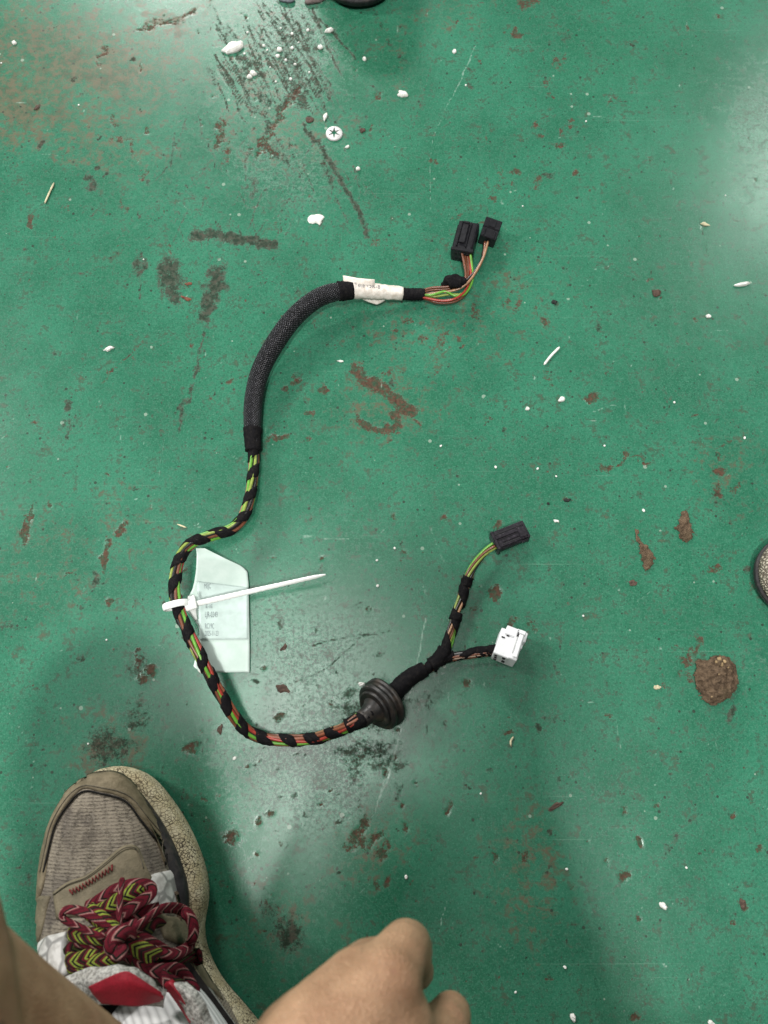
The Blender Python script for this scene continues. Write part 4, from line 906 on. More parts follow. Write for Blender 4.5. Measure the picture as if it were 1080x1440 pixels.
# flat woven laces, chevrons of crimson, black, lime and pink
def lace_mat(name, cols, period=.0062):
    t = NT(name); uvn = t.coord('UV'); sp = t.n('ShaderNodeSeparateXYZ'); t.t.links.new(uvn, sp.inputs[0])
    uu = t.math('PINGPONG', t.math('MULTIPLY', sp.outputs[0], 2.0), .5)          # both faces carry the chevrons
    x = t.math('ADD', t.math('DIVIDE', sp.outputs[1], period * len(cols) / 4), t.math('MULTIPLY', t.math('ABSOLUTE', t.math('SUBTRACT', t.math('FRACT', t.math('MULTIPLY', sp.outputs[0], 2.0)), .5)), 1.5))
    x = t.math('FRACT', x)
    r = t.n('ShaderNodeValToRGB'); r.color_ramp.interpolation = 'CONSTANT'; t.t.links.new(x, r.inputs[0])
    el = r.color_ramp.elements
    while len(el) < len(cols): el.new(.5)
    for i, cc in enumerate(cols): el[i].position = i / len(cols); el[i].color = (*cc, 1)
    c = t.coord(); n = t.noise(c, 1500, 3)
    st_ = t.math('ABSOLUTE', t.math('SINE', t.math('MULTIPLY', t.math('ADD', x, 0), math.pi * len(cols) * 2)))
    k = t.mix(t.math('MULTIPLY', t.step(n, .4, .7), .5), r.outputs[0], (0.03, 0.012, 0.012))
    t.bump(t.math('ADD', st_, n), .8, .0005); t.set(k, .75, .25); return t.m
CR, DK, LM, PK, MR = (0.21, 0.010, 0.028), (0.014, 0.014, 0.010), (0.40, 0.50, 0.07), (0.55, 0.27, 0.25), (0.11, 0.008, 0.018)
M['lace_green'] = lace_mat('lime_black_crimson_lace', [CR, LM, DK, LM, MR, DK], .0054)
M['lace_red'] = lace_mat('crimson_pink_lace', [CR, CR, MR, CR, PK, DK], .0054)
M['lace_dark'] = lace_mat('dark_green_crimson_lace', [MR, DK, (0.10, 0.12, 0.03), DK, MR, CR], .0054)
def z5(pts): return [(80 + x / 4.91, 1210 + y / 4.91, l) for x, y, l in pts]       # notes taken on a 4.9x enlargement
def lace(pts, mat, w=.0038, flat=.26, tw=(0, 0), name='lace'):
    Q = z5(pts); A, _ = spline(Q, 1.5); C = []
    for a, b, l in A:
        p, n = hit(a, b); h = p.z + l / 1000.0; C.append(P(a, b, h))
    C = smooth(C, 6); C, s_ = spline(C[::2], .0012)
    wv = np.full(len(s_), w); k = max(2, int(len(s_) * .04)); wv[:k] *= np.linspace(.6, 1, k); wv[-k:] *= np.linspace(1, .6, k)
    v, f, u = tube(C, wv, 16, s_, flat=flat, twist=np.linspace(tw[0], tw[1], len(s_)))
    return mk(name, v, f, M[mat], SN, True, u)
lace([(60, 690, 4), (150, 690, 6), (260, 650, 7), (380, 640, 7)], 'lace_green', .0040)
lace([(70, 740, 3), (190, 715, 5), (300, 690, 7), (420, 680, 8)], 'lace_green', .0034)
lace([(70, 660, 3), (120, 600, 5), (220, 570, 7), (380, 560, 8)], 'lace_dark', .0038)
lace([(540, 570, 8), (640, 600, 8), (760, 650, 7), (880, 660, 6), (1010, 655, 6)], 'lace_dark', .0040)
lace([(520, 680, 6), (640, 690, 6), (800, 700, 6), (920, 690, 5), (1000, 670, 4)], 'lace_dark', .0036)
lace([(460, 640, 5), (600, 720, 6), (720, 790, 7), (800, 900, 6), (880, 1000, 4)], 'lace_red', .0030)
lace([(640, 760, 6), (740, 760, 9), (830, 750, 10), (890, 810, 9), (960, 930, 7)], 'lace_red', .0036)
lace([(720, 800, 5), (800, 840, 7), (900, 890, 7), (975, 960, 6)], 'lace_dark', .0034)
lace([(330, 440, 4), (410, 360, 6), (520, 370, 7), (640, 350, 6), (700, 330, 4)], 'lace_red', .0036)
lace([(210, 360, 3), (300, 350, 6), (390, 300, 8), (480, 240, 9), (570, 200, 9), (640, 190, 8)], 'lace_green', .0040)
lace([(200, 330, 2), (300, 270, 4), (380, 215, 5), (440, 190, 5), (540, 165, 9), (640, 175, 10), (655, 220, 11), (600, 270, 11), (510, 330, 11), (440, 390, 11)], 'lace_red', .0032, .4)
lace([(440, 470, 13), (350, 440, 15), (220, 370, 16), (110, 340, 16), (45, 350, 16), (40, 400, 15), (110, 440, 14), (240, 500, 13), (350, 535, 13)], 'lace_red', .0030, .6, (1.2, 1.2))
lace([(210, 340, 14), (280, 390, 15), (350, 450, 15), (410, 500, 14)], 'lace_green', .0044)
lace([(80, 490, 11), (180, 515, 12), (290, 525, 13), (400, 530, 13)], 'lace_green', .0042)
lace([(120, 545, 9), (220, 560, 10), (330, 560, 11), (420, 555, 12)], 'lace_red', .0036)
lace([(430, 560, 14), (540, 470, 16), (640, 390, 17), (720, 335, 18), (830, 330, 18), (910, 380, 17), (945, 470, 16), (925, 570, 15), (860, 630, 14), (780, 645, 13), (680, 620, 12), (590, 580, 12)], 'lace_red', .0030, .6, (1.0, 1.2))
lace([(470, 560, 13), (540, 590, 13), (620, 640, 12), (700, 670, 11)], 'lace_green', .0046)
lace([(540, 500, 12), (620, 470, 13), (690, 440, 12), (720, 460, 9)], 'lace_dark', .0040)
lace([(490, 540, 14), (580, 540, 13), (680, 590, 12), (760, 640, 11)], 'lace_red', .0034)
lace([(440, 470, 14), (430, 400, 15), (435, 300, 16), (440, 200, 17), (455, 110, 18)], 'lace_red', .0016, .9, name='aglet_end')
lace([(400, 640, 14), (370, 600, 17), (385, 545, 19), (440, 510, 20), (500, 500, 18), (510, 540, 15)], 'lace_red', .0036, .55)
lace([(350, 520, 16), (410, 500, 18), (480, 480, 18), (560, 440, 15)], 'lace_red', .0034, .55)
lace([(420, 690, 13), (425, 630, 15), (440, 570, 17)], 'lace_red', .0046, .6)
lace([(360, 620, 13), (375, 580, 15), (400, 560, 15)], 'lace_dark', .0030, .6)

# ------------------------------------------------------------------ the photographer squatting behind the camera
t = NT('tanned_skin'); c = t.coord(); n = t.noise(c, 70, 6, .6); n2 = t.noise(c, 700, 4, .6)
k = t.mix(t.step(n, .3, .72), (0.32, 0.175, 0.100), (0.45, 0.268, 0.162))
k = t.mix(t.math('MULTIPLY', t.step(t.noise(c, 28, 4), .5, .75), .35), k, (0.46, 0.22, 0.16))
k = t.mix(t.math('MULTIPLY', t.step(t.noise(c, 190, 3), .66, .72), .35), k, (0.29, 0.125, 0.09))
k = t.mix(t.math('MULTIPLY', t.step(t.noise(c, 1100, 3, .7), .52, .72), .35), k, (0.27, 0.15, 0.10))
k = t.mix(t.math('MULTIPLY', t.step(t.noise(c, 520, 3, .7), .58, .75), .30), k, (0.64, 0.45, 0.33))
hairs = t.math('MULTIPLY', t.step(t.noise(t.mapping(c, (900, 60, 60), .5), 1.0, 2), .70, .76), .5)
k = t.mix(hairs, k, (0.06, 0.04, 0.03))
cr = t.voro(t.mapping(c, (1, 1.5, 1), .6), 620, 'DISTANCE_TO_EDGE')
t.bump(t.math('ADD', t.math('MULTIPLY', t.step(cr, 0, .25), .9), n2), .5, .0007)
t.b.inputs['Subsurface Weight'].default_value = .08; t.b.inputs['Subsurface Radius'].default_value = (.006, .002, .001); t.b.inputs['Subsurface Scale'].default_value = .4
M['skin'] = t.set(k, .55, .35)
PE = empty('person', Vector((0.02, -.48, 0)), 'person squatting at lower edge, bare left shin and loosely curled left hand in view', 'person')
knee, ankle = P(-305, 1440, .28), P(235, 1655, .125)
hip = Vector((-.10, -.54, .24)); pel = Vector((.03, -.60, .24)); chest = Vector((.02, -.44, .54)); neck = Vector((.02, -.32, .69)); head = Vector((.03, -.21, .79))
shL, shR = Vector((-.17, -.38, .63)), Vector((.21, -.38, .63))
wristL = P(405, 1640, .25); elbowL = Vector((-.14, -.46, .38))
kneeR = Vector((.27, -.30, .36)); ankR = Vector((.22, -.47, .09))
handR = Vector((.048, -.105, .555)); elbR = Vector((.115, -.33, .45))
I = lambda a, b, z: P(a, b, z)
chains = [
    [(hip, .075), (hip.lerp(knee, .5), .068), (knee, .056)], [(knee, .050), (knee.lerp(ankle, .25), .043), (knee.lerp(ankle, .55), .038), (ankle, .032)], [(ankle, .031), (P(262, 1600, .070), .030), (P(235, 1480, .046), .018)],
    [(pel, .11), (pel.lerp(chest, .5), .115), (chest, .125)], [(hip, .08), (pel, .10), (Vector((.16, -.60, .23)), .08)], [(Vector((.16, -.60, .23)), .075), (kneeR, .055)], [(kneeR, .052), (kneeR.lerp(ankR, .4), .050), (ankR, .036)], [(ankR, .036), (ankR + Vector((.02, .14, -.05)), .032)],
    [(chest, .12), (neck, .06)], [(shL, .055), (chest, .11), (shR, .055)], [(neck, .052), (head, .052)], [(head + Vector((0, .015, -.045)), .062), (head + Vector((0, -.005, .05)), .080)],
    [(shL, .052), (elbowL, .040)], [(elbowL, .038), (wristL, .026)],
    [(shR, .052), (elbR, .040)], [(elbR, .038), (handR + Vector((.02, -.03, -.01)), .026)], [(handR + Vector((.02, -.03, -.01)), .026), (handR + Vector((-.01, .01, .01)), .020)],
    # left hand: palm rays, curled fingers, thumb
    [(wristL, .024), (I(450, 1510, .245), .019), (I(541, 1384, .229), .0125)], [(wristL, .024), (I(430, 1500, .243), .019), (I(503, 1388, .224), .0128)],
    [(wristL, .024), (I(412, 1500, .236), .018), (I(461, 1418, .214), .0120)], [(wristL, .022), (I(400, 1520, .226), .015), (I(424, 1456, .203), .0105)], [(wristL, .022), (I(520, 1500, .238), .017), (I(556, 1440, .226), .013)],
    [(I(541, 1384, .228), .0122), (I(566, 1336, .213), .0094), (I(574, 1332, .190), .0094), (I(580, 1352, .170), .0082), (I(588, 1368, .152), .0070)],
    [(I(503, 1386, .222), .0118), (I(520, 1358, .198), .0096), (I(528, 1362, .178), .0088), (I(532, 1390, .160), .0078)],
    [(I(461, 1416, .212), .0110), (I(478, 1390, .190), .0090), (I(492, 1396, .170), .0082), (I(500, 1420, .155), .0072)],
    [(I(424, 1454, .201), .0098), (I(440, 1432, .182), .0080), (I(455, 1440, .166), .0070), (I(466, 1458, .155), .0060)],
    [(I(540, 1480, .234), .0150), (I(590, 1476, .216), .0118), (I(624, 1446, .198), .0096), (I(634, 1425, .186), .0080)],
]
up_ = Vector((0, 0, 1))
for kn, w0 in (((541, 1384, .229), .25), ((503, 1388, .224), .35), ((461, 1418, .214), .5), ((424, 1456, .203), .6)):          # tendons over the back of the hand
    k0 = I(*kn) + up_ * .0065; chains.append([(wristL.lerp(k0, .45) + up_ * .014, .0042), (wristL.lerp(k0, .75) + up_ * .0085, .0040), (k0, .0060)])
chains += [[(I(566, 1338, .2185), .0072), (I(571, 1330, .207), .0080)], [(I(622, 1446, .2025), .0078), (I(628, 1440, .200), .0080)]]       # knuckle bones
V, F, UV = merge([capsule_chain(ch) for ch in chains])
# right-hand fingers round the phone's edge
more = []
for i in range(4):
    b = handR + Vector((.006 - .004 * i, -.012, .028 - .0 * i)) + Vector((0, .020 * i - .02, 0))
    more.append(capsule_chain([(handR + Vector((.01, -.015 + .016 * i, .0)), .011), (handR + Vector((.012, -.02 + .02 * i, .022)), .009), (handR + Vector((-.008, -.018 + .02 * i, .030)), .008), (handR + Vector((-.026, -.016 + .02 * i, .026)), .0072)]))
more.append(capsule_chain([(handR, .013), (handR + Vector((-.004, .03, .016)), .010), (handR + Vector((-.022, .045, .022)), .0085)]))
V, F, UV = merge([(V, F, UV)] + more)
body = mk('body', V, F, M['skin'], PE)
md = body.modifiers.new('one_surface', 'REMESH'); md.mode = 'VOXEL'; md.voxel_size = .0023; md.use_smooth_shade = True
md = body.modifiers.new('soften', 'SMOOTH'); md.factor = .5; md.iterations = 5
# head features, hair and clothes
def blob_part(name, items, mat, vox=.004, it=6):
    V, F, UV = merge([capsule_chain(ch) for ch in items]); o = mk(name, V, F, mat, PE)
    a = o.modifiers.new('one_surface', 'REMESH'); a.mode = 'VOXEL'; a.voxel_size = vox; a.use_smooth_shade = True
    b = o.modifiers.new('soften', 'SMOOTH'); b.factor = .5; b.iterations = it; return o
M['cloth_dark'] = simple('charcoal_cotton', (0.035, 0.036, 0.04), .9, .25, 500, .4, .1)
M['hair'] = simple('black_hair', (0.010, 0.009, 0.008), .6, .4, 600, .6, .3)
blob_part('shirt', [[(pel + Vector((0, 0, .08)), .128), (pel.lerp(chest, .5), .132), (chest, .140), (neck + Vector((0, -.01, -.05)), .075)], [(shL, .068), (chest, .122), (shR, .068)], [(shL, .066), (shL.lerp(elbowL, .6), .055)], [(shR, .066), (shR.lerp(elbR, .6), .055)]], M['cloth_dark'], .006)
blob_part('shorts', [[(pel + Vector((0, 0, .06)), .135), (pel, .125)], [(hip, .098), (hip.lerp(knee, .60), .082)], [(Vector((.16, -.60, .23)), .098), (Vector((.16, -.60, .23)).lerp(kneeR, .6), .082)], [(hip, .098), (pel, .12), (Vector((.16, -.60, .23)), .098)]], M['cloth_dark'], .006)
blob_part('hair', [[(head + Vector((0, -.03, .0)), .075), (head + Vector((0, -.012, .062)), .078)], [(head + Vector((0, .03, .085)), .05), (head + Vector((0, -.02, .085)), .07)]], M['hair'], .006)
# sock and nails
t = NT('white_ribbed_sock'); uvn = t.coord('UV'); sp = t.n('ShaderNodeSeparateXYZ'); t.t.links.new(uvn, sp.inputs[0])
rb = t.math('ABSOLUTE', t.math('SINE', t.math('MULTIPLY', sp.outputs[0], 150.0)))
t.bump(rb, .5, .0006); M['sock'] = t.set(t.mix(rb, (0.40, 0.40, 0.40), (0.62, 0.62, 0.62)), .9, .15)
sk = [(P(205, 1420, .058), .024), (P(228, 1465, .068), .029), (P(248, 1530, .082), .034), (P(252, 1590, .100), .036), (P(240, 1640, .122), .037)]
Cs, ss = spline([(*p, r) for p, r in sk], .003); v, f, u = tube(Cs[:, :3], Cs[:, 3], 40, ss); mk('sock', v, f, M['sock'], PE, True, u)
i0, i1 = np.searchsorted(ss, .036), np.searchsorted(ss, .052)

# ------------------------------------------------------------------ two more shoe toes that reach into the frame
def shoe(name, label, tip, ang, L, Wd, mats, toe_h, sole_h):
    """shoe from its toe tip; ang = heading of the toe on the floor"""
    root = empty(name, (tip.x, tip.y, 0), label, 'shoe')
    f = Vector((math.cos(ang), math.sin(ang), 0)); r = Vector((f.y, -f.x, 0))
    def ring(z, g):
        out = []
        for k in range(72):
            th = k * 2 * math.pi / 72; c, s_ = math.cos(th), math.sin(th)
            u = L / 2 * math.copysign(abs(c) ** .72, c); w = Wd / 2 * math.copysign(abs(s_) ** .85, s_) * (1 + .06 * math.cos(th) - .10 * math.cos(2 * th))
            p = tip - f * (L / 2) + f * u * (1 + 2 * g / L) + r * w * (1 + 2 * g / Wd); out.append(Vector((p.x, p.y, z)))
        return out
    prism('outsole', [ring(.0005, -.006), ring(.004, -.002), ring(.008, -.001), ring(.010, -.001)], mats[0], root)
    prism('midsole', [ring(.010, -.0025), ring(.013, -.002), ring(sole_h - .003, -.003), ring(sole_h, -.005), ring(sole_h + .001, -.009)], mats[1], root)
    V, F = [], []
    nl, nph = 40, 24
    for i in range(nl):
        q = i / (nl - 1)
        half = max(.002, (Wd / 2 - .006) * min(1, (q * 6.0) ** .5) * (1 if q < .9 else max(.25, (1 - q) * 10) ** .5)); hh = (toe_h - sole_h) * min(1, (q * 9 + .02) ** .5) + max(0, q - .3) * .07
        for j in range(nph):
            ph = math.pi * j / (nph - 1); p = tip - f * (.007 + q * (L - .014)) + r * half * -math.copysign(abs(math.cos(ph)) ** .8, math.cos(ph))
            V.append(Vector((p.x, p.y, sole_h - .001 + hh * math.sin(ph) ** .8)))
    for i in range(nl - 1):
        for j in range(nph - 1): F.append((i * nph + j, i * nph + j + 1, (i + 1) * nph + j + 1, (i + 1) * nph + j))
    mk('upper', V, F, mats[2], root)
    return root
M['scale'] = M['foam']
t = NT('pale_scaly_knit'); oc = t.coord()
e = t.voro(t.mapping(oc, (1, 1.6, 1), .25), 330, 'DISTANCE_TO_EDGE', rand=.7); gap = t.math('SUBTRACT', 1.0, t.step(e, .02, .22))
k = t.mix(t.math('MULTIPLY', gap, .9), t.mix(t.noise(oc, 300, 4), (0.30, 0.265, 0.20), (0.50, 0.46, 0.38)), (0.055, 0.042, 0.032))
t.bump(t.step(e, 0, .4), .8, .0012); M['scaly'] = t.set(k, .8, .2)
shoe('shoe', 'pale scaly shoe toe with black sole at the right edge', P(1057, 803, .006), math.radians(172), .27, .090, (M['rubber_dark'], M['scaly'], M['scaly']), .050, .020)
M['grey_upper'] = simple('grey_leather', (0.17, 0.165, 0.16), .6, .2, 260, .3, .3, dirt=(0.06, 0.055, 0.05), dirt_amt=.5)
shoe('shoe', 'dark soled grey shoe toe just touching the top edge', P(508, 9, .006), math.radians(-86), .27, .098, (M['rubber_dark'], M['rubber_dark'], M['grey_upper']), .060, .016)

# ------------------------------------------------------------------ litter on the floor
def flake(name, px, py, rx, ry, ang, h, mat, label, cat, seed, jag=.28, nout=18, dome=.5, group=None, base=.0001, rough=.0):
    """irregular low chip: ragged outline, raised middle; sizes in photo pixels"""
    r = random.Random(seed); c = P(px, py, 0); sc = (P(px + 1, py, 0) - P(px, py, 0)).length
    a = math.radians(-ang); V = []; rings = 5
    rad = [1 + r.uniform(-jag, jag) for _ in range(nout)]
    rad = [.25 * rad[i - 1] + .6 * rad[i] + .25 * rad[(i + 1) % nout] for i in range(nout)]
    for k in range(rings):
        q = (1.0, 1.0, .85, .55, .22)[k]; z = (base, .45 * h, .82 * h, h * (1 - .2 * dome + .2), h * (1 + .12 * dome))[k]
        for i in range(nout):
            th = i * 2 * math.pi / nout; x, y = rx * sc * rad[i] * q * math.cos(th), ry * sc * rad[i] * q * math.sin(th)
            X, Y = x * math.cos(a) - y * math.sin(a), x * math.sin(a) + y * math.cos(a)
            zz = z + (rough * mnoise.noise(Vector((X * 900 + seed, Y * 900, 0))) if k else 0)
            V.append((X, Y, max(base, zz)))
    F = [tuple(range(nout))[::-1]]
    for k in range(rings - 1):
        for i in range(nout): j = (i + 1) % nout; F.append((k * nout + i, k * nout + j, (k + 1) * nout + j, (k + 1) * nout + i))
    F.append(tuple((rings - 1) * nout + i for i in range(nout)))
    o = mk(name, V, F, mat, None, dome > .55); o.location = c
    return tag(o, label, cat, group)
WF = M['flake']
for i, (x, y, rx, ry, a, h, jag, lab) in enumerate((
    (328, 68, 14.5, 7.5, -30, .0030, .25, 'largest white plaster chip, oval, lying among the scratches at upper left'),
    (446, 310, 9.5, 7.5, 30, .0010, .55, 'star shaped white paper scrap below the metal washer'),
    (356, 104, 5.5, 3.6, 10, .0020, .3, 'upper white crumb of a touching pair below the large plaster chip'),
    (351, 108.5, 3.6, 2.8, 0, .0016, .2, 'lower small crumb of a touching pair below the large plaster chip'),
    (463, 43.5, 5.2, 3.8, -10, .0022, .35, 'squarish white crumb on the darker green, nearest the shoe at the top edge'),
    (450.5, 67.5, 3.6, 3.4, 0, .0022, .12, 'round white pellet on the edge of the darker green patch'),
    (393, 71, 3.6, 3.4, 0, .0024, .12, 'round white pellet, largest ball inside the scratched fan at the top'),
    (391, 79, 3.4, 2.4, 40, .0014, .4, 'small white chip just under the largest ball in the scratched fan'),
    (457.5, 165, 2.6, 6.0, 12, .0014, .3, 'upright white sliver just above the metal washer'),
    (489, 206.5, 3.4, 1.9, -20, .0012, .4, 'thin white chip just below and right of the metal washer'),
    (503.5, 238, 3.0, 2.6, 0, .0018, .15, 'small white pellet below the washer on the dark streak'),
    (512.5, 83.5, 2.3, 2.8, 0, .0016, .2, 'lone white pellet on the dark green right of the scratched fan'),
    (154, 491.5, 6.5, 3.2, -20, .0014, .5, 'ragged white scrap on bare green at left of the braided sleeve'),
    (566, 133.5, 6.2, 4.4, 25, .0020, .35, 'grey white rough crumb with dark rim right of the washer'),
    (639, 73, 2.4, 3.2, 15, .0014, .2, 'small white pellet beside the long scratch at top centre'),
    (790, 562, 4.4, 3.2, -25, .0018, .25, 'oval white crumb beside the dark smear at right of centre'),
    (741.5, 575, 2.8, 2.4, 0, .0014, .2, 'small white crumb left of the oval one at right of centre'),
    (996, 445, 3.3, 2.3, -15, .0014, .25, 'small white crumb below the long white chip at right'),
    (1044, 400.5, 9.5, 2.8, -8, .0022, .2, 'long pointed white chip near the right edge'),
    (932, 1273, 5.0, 3.2, 40, .0016, .3, 'white chip alone on plain green at lower right'),
    (806, 1431, 3.4, 5.0, -10, .0018, .25, 'white pellet at the bottom edge right of the hand'),
    (1000, 1438, 5.0, 2.6, 35, .0014, .3, 'white chip cut by the bottom edge near the lower right corner'),
    (392, 468.5, 3.0, 3.4, 0, .0018, .3, 'white crumb touching the left side of the braided sleeve'),
    (479, 508, 4.0, 1.5, 10, .0008, .3, 'flat white sliver right of the braided sleeve'),
    (20.5, 61, 3.0, 2.6, 30, .0014, .3, 'white crumb on the brown dust in the upper left corner'),
    (782, 1023 - 290, 3.6, 2.0, 10, .0012, .4, 'pale chip right of the scuffed black plug'),
    (781.5 + 13, 1360 - 0, 2.2, 1.8, 0, .0010, .3, 'pale crumb on the green between hand and lower right corner'),
    (605, 1427 - 62, 2.4, 2.0, 0, .0012, .3, 'white crumb beside the curled finger'),
    (508, 1166 - 204, 0.1 + 3.2, 2.6, 20, .0012, .4, 'tiny pale crumb on the floor above the rubber grommet'),
    (281, 1037 + 0 - 96, 6.0, 3.0, 60, .0010, .4, 'pale chip half hidden under the loom below the tag'))):
    flake('white_flake', x, y, rx, ry, a, h, WF, lab, 'crumb' if h > .0015 else 'chip', 40 + i, jag * 1.5, dome=.7 if jag < .16 else .2, rough=.0005, group='white crumbs and chips on the floor')
tiny = flake('white_crumb', 411, 48, 2.2, 1.9, 0, .0012, WF, 'tiny white crumb in the scratched fan near the top edge', 'crumb', 90, .25, 10, group='tiny white crumbs in the scratched fan')
for (x, y, k) in ((433, 43, 1.1), (411, 68, 1.1), (402, 85, .95), (415, 91, .95), (371, 65, 1.1), (376, 71, .8), (409, 112, 1.1), (435, 102, .8), (344, 76, .8), (348, 46, .8), (388, 115, .6), (395, 40, .6), (420, 60, .6), (380, 95, .6)):
    o = tiny.copy(); COL.objects.link(o); o.location = P(x, y, 0); o.scale = (k, k * random.uniform(.7, 1.1), k); o.rotation_euler = (0, 0, random.uniform(0, 6))
LOOSE = ((2, 89, 'tiny pale crumb at the very left edge near the top corner'), (111, 148, 'tiny pale crumb on the brown dusty patch at upper left'), (202, 365, 'tiny white crumb above the dark tyre stains at left'),
    (824, 171, 'tiny pale crumb on plain green at upper right'), (850, 627, 'tiny pale crumb above the thin arched rust mark at right'), (948, 566, 'tiny white crumb on clean green at right, level with the dark smear'),
    (1047, 616, 'tiny white crumb near the right edge above the rust streaks'), (620, 627, 'tiny pale crumb on bare green well above the scuffed black plug'), (756, 659, 'tiny pale crumb upper left of the black grit at right'), (782, 670, 'tiny pale crumb just above the black grit at right'),
    (697, 657, 'tiny pale crumb above the scuffed black plug'), (530, 788, 'tiny pale crumb right of the cable tie tip'), (555, 771, 'tiny pale crumb left of the bare wires of the lower black plug'), (531, 824, 'tiny white crumb below right of the cable tie tip'),
    (676, 1116, 'tiny white crumb in the shaded green below the plugs'), (571, 1233, 'tiny pale crumb just above the curled fist'), (797, 1222, 'tiny pale crumb left of the rusty chip at lower right'), (965, 1220, 'tiny pale crumb at far lower right on plain green'),
    (725, 1395, 'tiny white crumb right of the fist near the bottom edge'), (150, 900, 'tiny white crumb left of the loom, level with the tag'), (124, 1046, 'tiny pale crumb on the sooty smudge above the sneaker'), (905, 718, 'tiny pale crumb just above the tailed mud'),
    (820, 866, 'tiny pale crumb between the white plug and the tailed mud'), (330, 1066, 'tiny pale crumb under the lowest bend of the loom'), (735, 290, 'tiny pale crumb right of the two upper plugs'), (655, 120, 'tiny pale crumb beside the long thin scratch at top'), (1020, 275, 'tiny pale crumb below the bright glare at upper right'))
for (x, y, lb) in LOOSE:
    o = tiny.copy(); COL.objects.link(o); o.location = P(x, y, 0); k = random.uniform(.45, .75); o.scale = (k * random.uniform(.8, 1.5), k, k); o.rotation_euler = (0, 0, random.uniform(0, 6)); tag(o, lb, 'crumb', 'tiny pale crumbs scattered on the floor')
# sticks
M['straw'] = simple('dry_straw', (0.42, 0.38, 0.25), .7, .25, 500, .2)
def stick(name, pts, r, mat, label, cat, flat=.7):
    Cq, sq = pxpath(pts, .0015); w = np.full(len(sq), r); w[0] *= .4; w[-1] *= .5
    w = w * (1 + .25 * np.array([mnoise.noise(Vector((q * 300, r * 1e4, 0))) for q in sq]))
    v, f, u = tube(Cq, w, 8, sq, flat=flat); o = mk(name, [Vector(p) - P(pts[0][0], pts[0][1], 0) for p in v], f, mat); o.location = P(pts[0][0], pts[0][1], 0); return tag(o, label, cat)
stick('white_stick', [(765, 513, 1.0), (771, 505, 1.1), (777, 498, 1.1), (787, 488, 1.0)], .0010, M['flake'], 'thin white splinter lying aslant right of centre', 'splinter')
stick('straw', [(63, 286, .8), (68, 274, .9), (76, 257, .8)], .0008, M['straw'], 'dry straw near the left edge in the upper half', 'straw')
stick('twig', [(719, 1062 - 12, .7), (718, 1043, .8), (722, 1036, .6)], .0007, M['straw'], 'short pale twig below the white plug', 'twig')
stick('straw', [(249, 737, .5), (262, 742, .6)], .0006, M['straw'], 'short pale straw beside the upper bend of the loom', 'straw')
# earth
t = NT('crumbly_earth'); c = t.coord(); n = t.noise(c, 260, 6, .75); n2 = t.noise(c, 900, 4, .7)
k = t.mix(t.step(n, .32, .7), (0.062, 0.043, 0.029), (0.18, 0.125, 0.082)); k = t.mix(t.math('MULTIPLY', t.step(n2, .58, .72), .6), k, (0.27, 0.21, 0.15)); k = t.mix(t.math('MULTIPLY', t.step(t.noise(c, 55, 3), .5, .7), .4), k, (0.075, 0.062, 0.035))
t.bump(t.math('ADD', n, n2), 1.0, .0016); M['mud'] = t.set(k, .95, .1)
M['sand'] = simple('pale_sandy_clod', (0.25, 0.18, 0.10), .95, .35, 500, .9, .1, bd=.001)
def clod(name, outline, hpk, mat, label, cat, parent=None, seed=3, rough=.0024):
    """heap of earth: ragged outline filled with a rough height field"""
    A = [P(x, y, 0) for x, y in outline]; C, _ = spline(A + A[:1], .0006); C = C[:-1]
    x0, y0 = C[:, :2].min(0) - .001; x1, y1 = C[:, :2].max(0) + .001; st_ = .00075
    gx, gy = np.arange(x0, x1, st_), np.arange(y0, y1, st_); idx, V, F = {}, [], []
    P2 = C[:, :2]; Pn = np.roll(P2, -1, 0)
    for j, yy in enumerate(gy):
        for i, xx in enumerate(gx):
            cond = ((P2[:, 1] > yy) != (Pn[:, 1] > yy)); xi = P2[:, 0] + (yy - P2[:, 1]) / (Pn[:, 1] - P2[:, 1] + 1e-12) * (Pn[:, 0] - P2[:, 0])
            inside = (cond & (xi > xx)).sum() % 2; d = np.hypot(P2[:, 0] - xx, P2[:, 1] - yy).min()
            d = (d if inside else -d) + .0016 * mnoise.noise(Vector((xx * 330, yy * 330, seed))) + .0009 * mnoise.noise(Vector((xx * 800, yy * 800, seed)))
            if d > -.0001:
                h = hpk * min(1, max(0, d) / (hpk * 1.3)) ** .6; h += rough * (mnoise.noise(Vector((xx * 330, yy * 330, seed + 1))) + .8 * mnoise.noise(Vector((xx * 800, yy * 800, seed + 2)))) * min(1, max(0, d) / .002)
                idx[i, j] = len(V); V.append((xx, yy, max(.0002, h)))
    for (i, j) in idx:
        q = [(i, j), (i + 1, j), (i + 1, j + 1), (i, j + 1)]
        if all(a in idx for a in q): F.append([idx[a] for a in q])
    o = mk(name, V, F, mat, parent); 
    if parent is None:
        ctr = Vector((x0 + x1, y0 + y1, 0)) / 2
        for v_ in o.data.vertices: v_.co -= ctr
        o.location = ctr; tag(o, label, cat)
    return o
mc = clod('mud_clump', [(980, 925), (992, 928), (1000, 922), (1012, 921), (1025, 925), (1034, 938), (1038, 955), (1035, 972), (1022, 984), (1008, 992), (996, 992), (986, 982), (978, 968), (975, 950), (976, 935)], 0.0048, M['mud'], 'large round clump of dried mud near the right edge', 'mud')
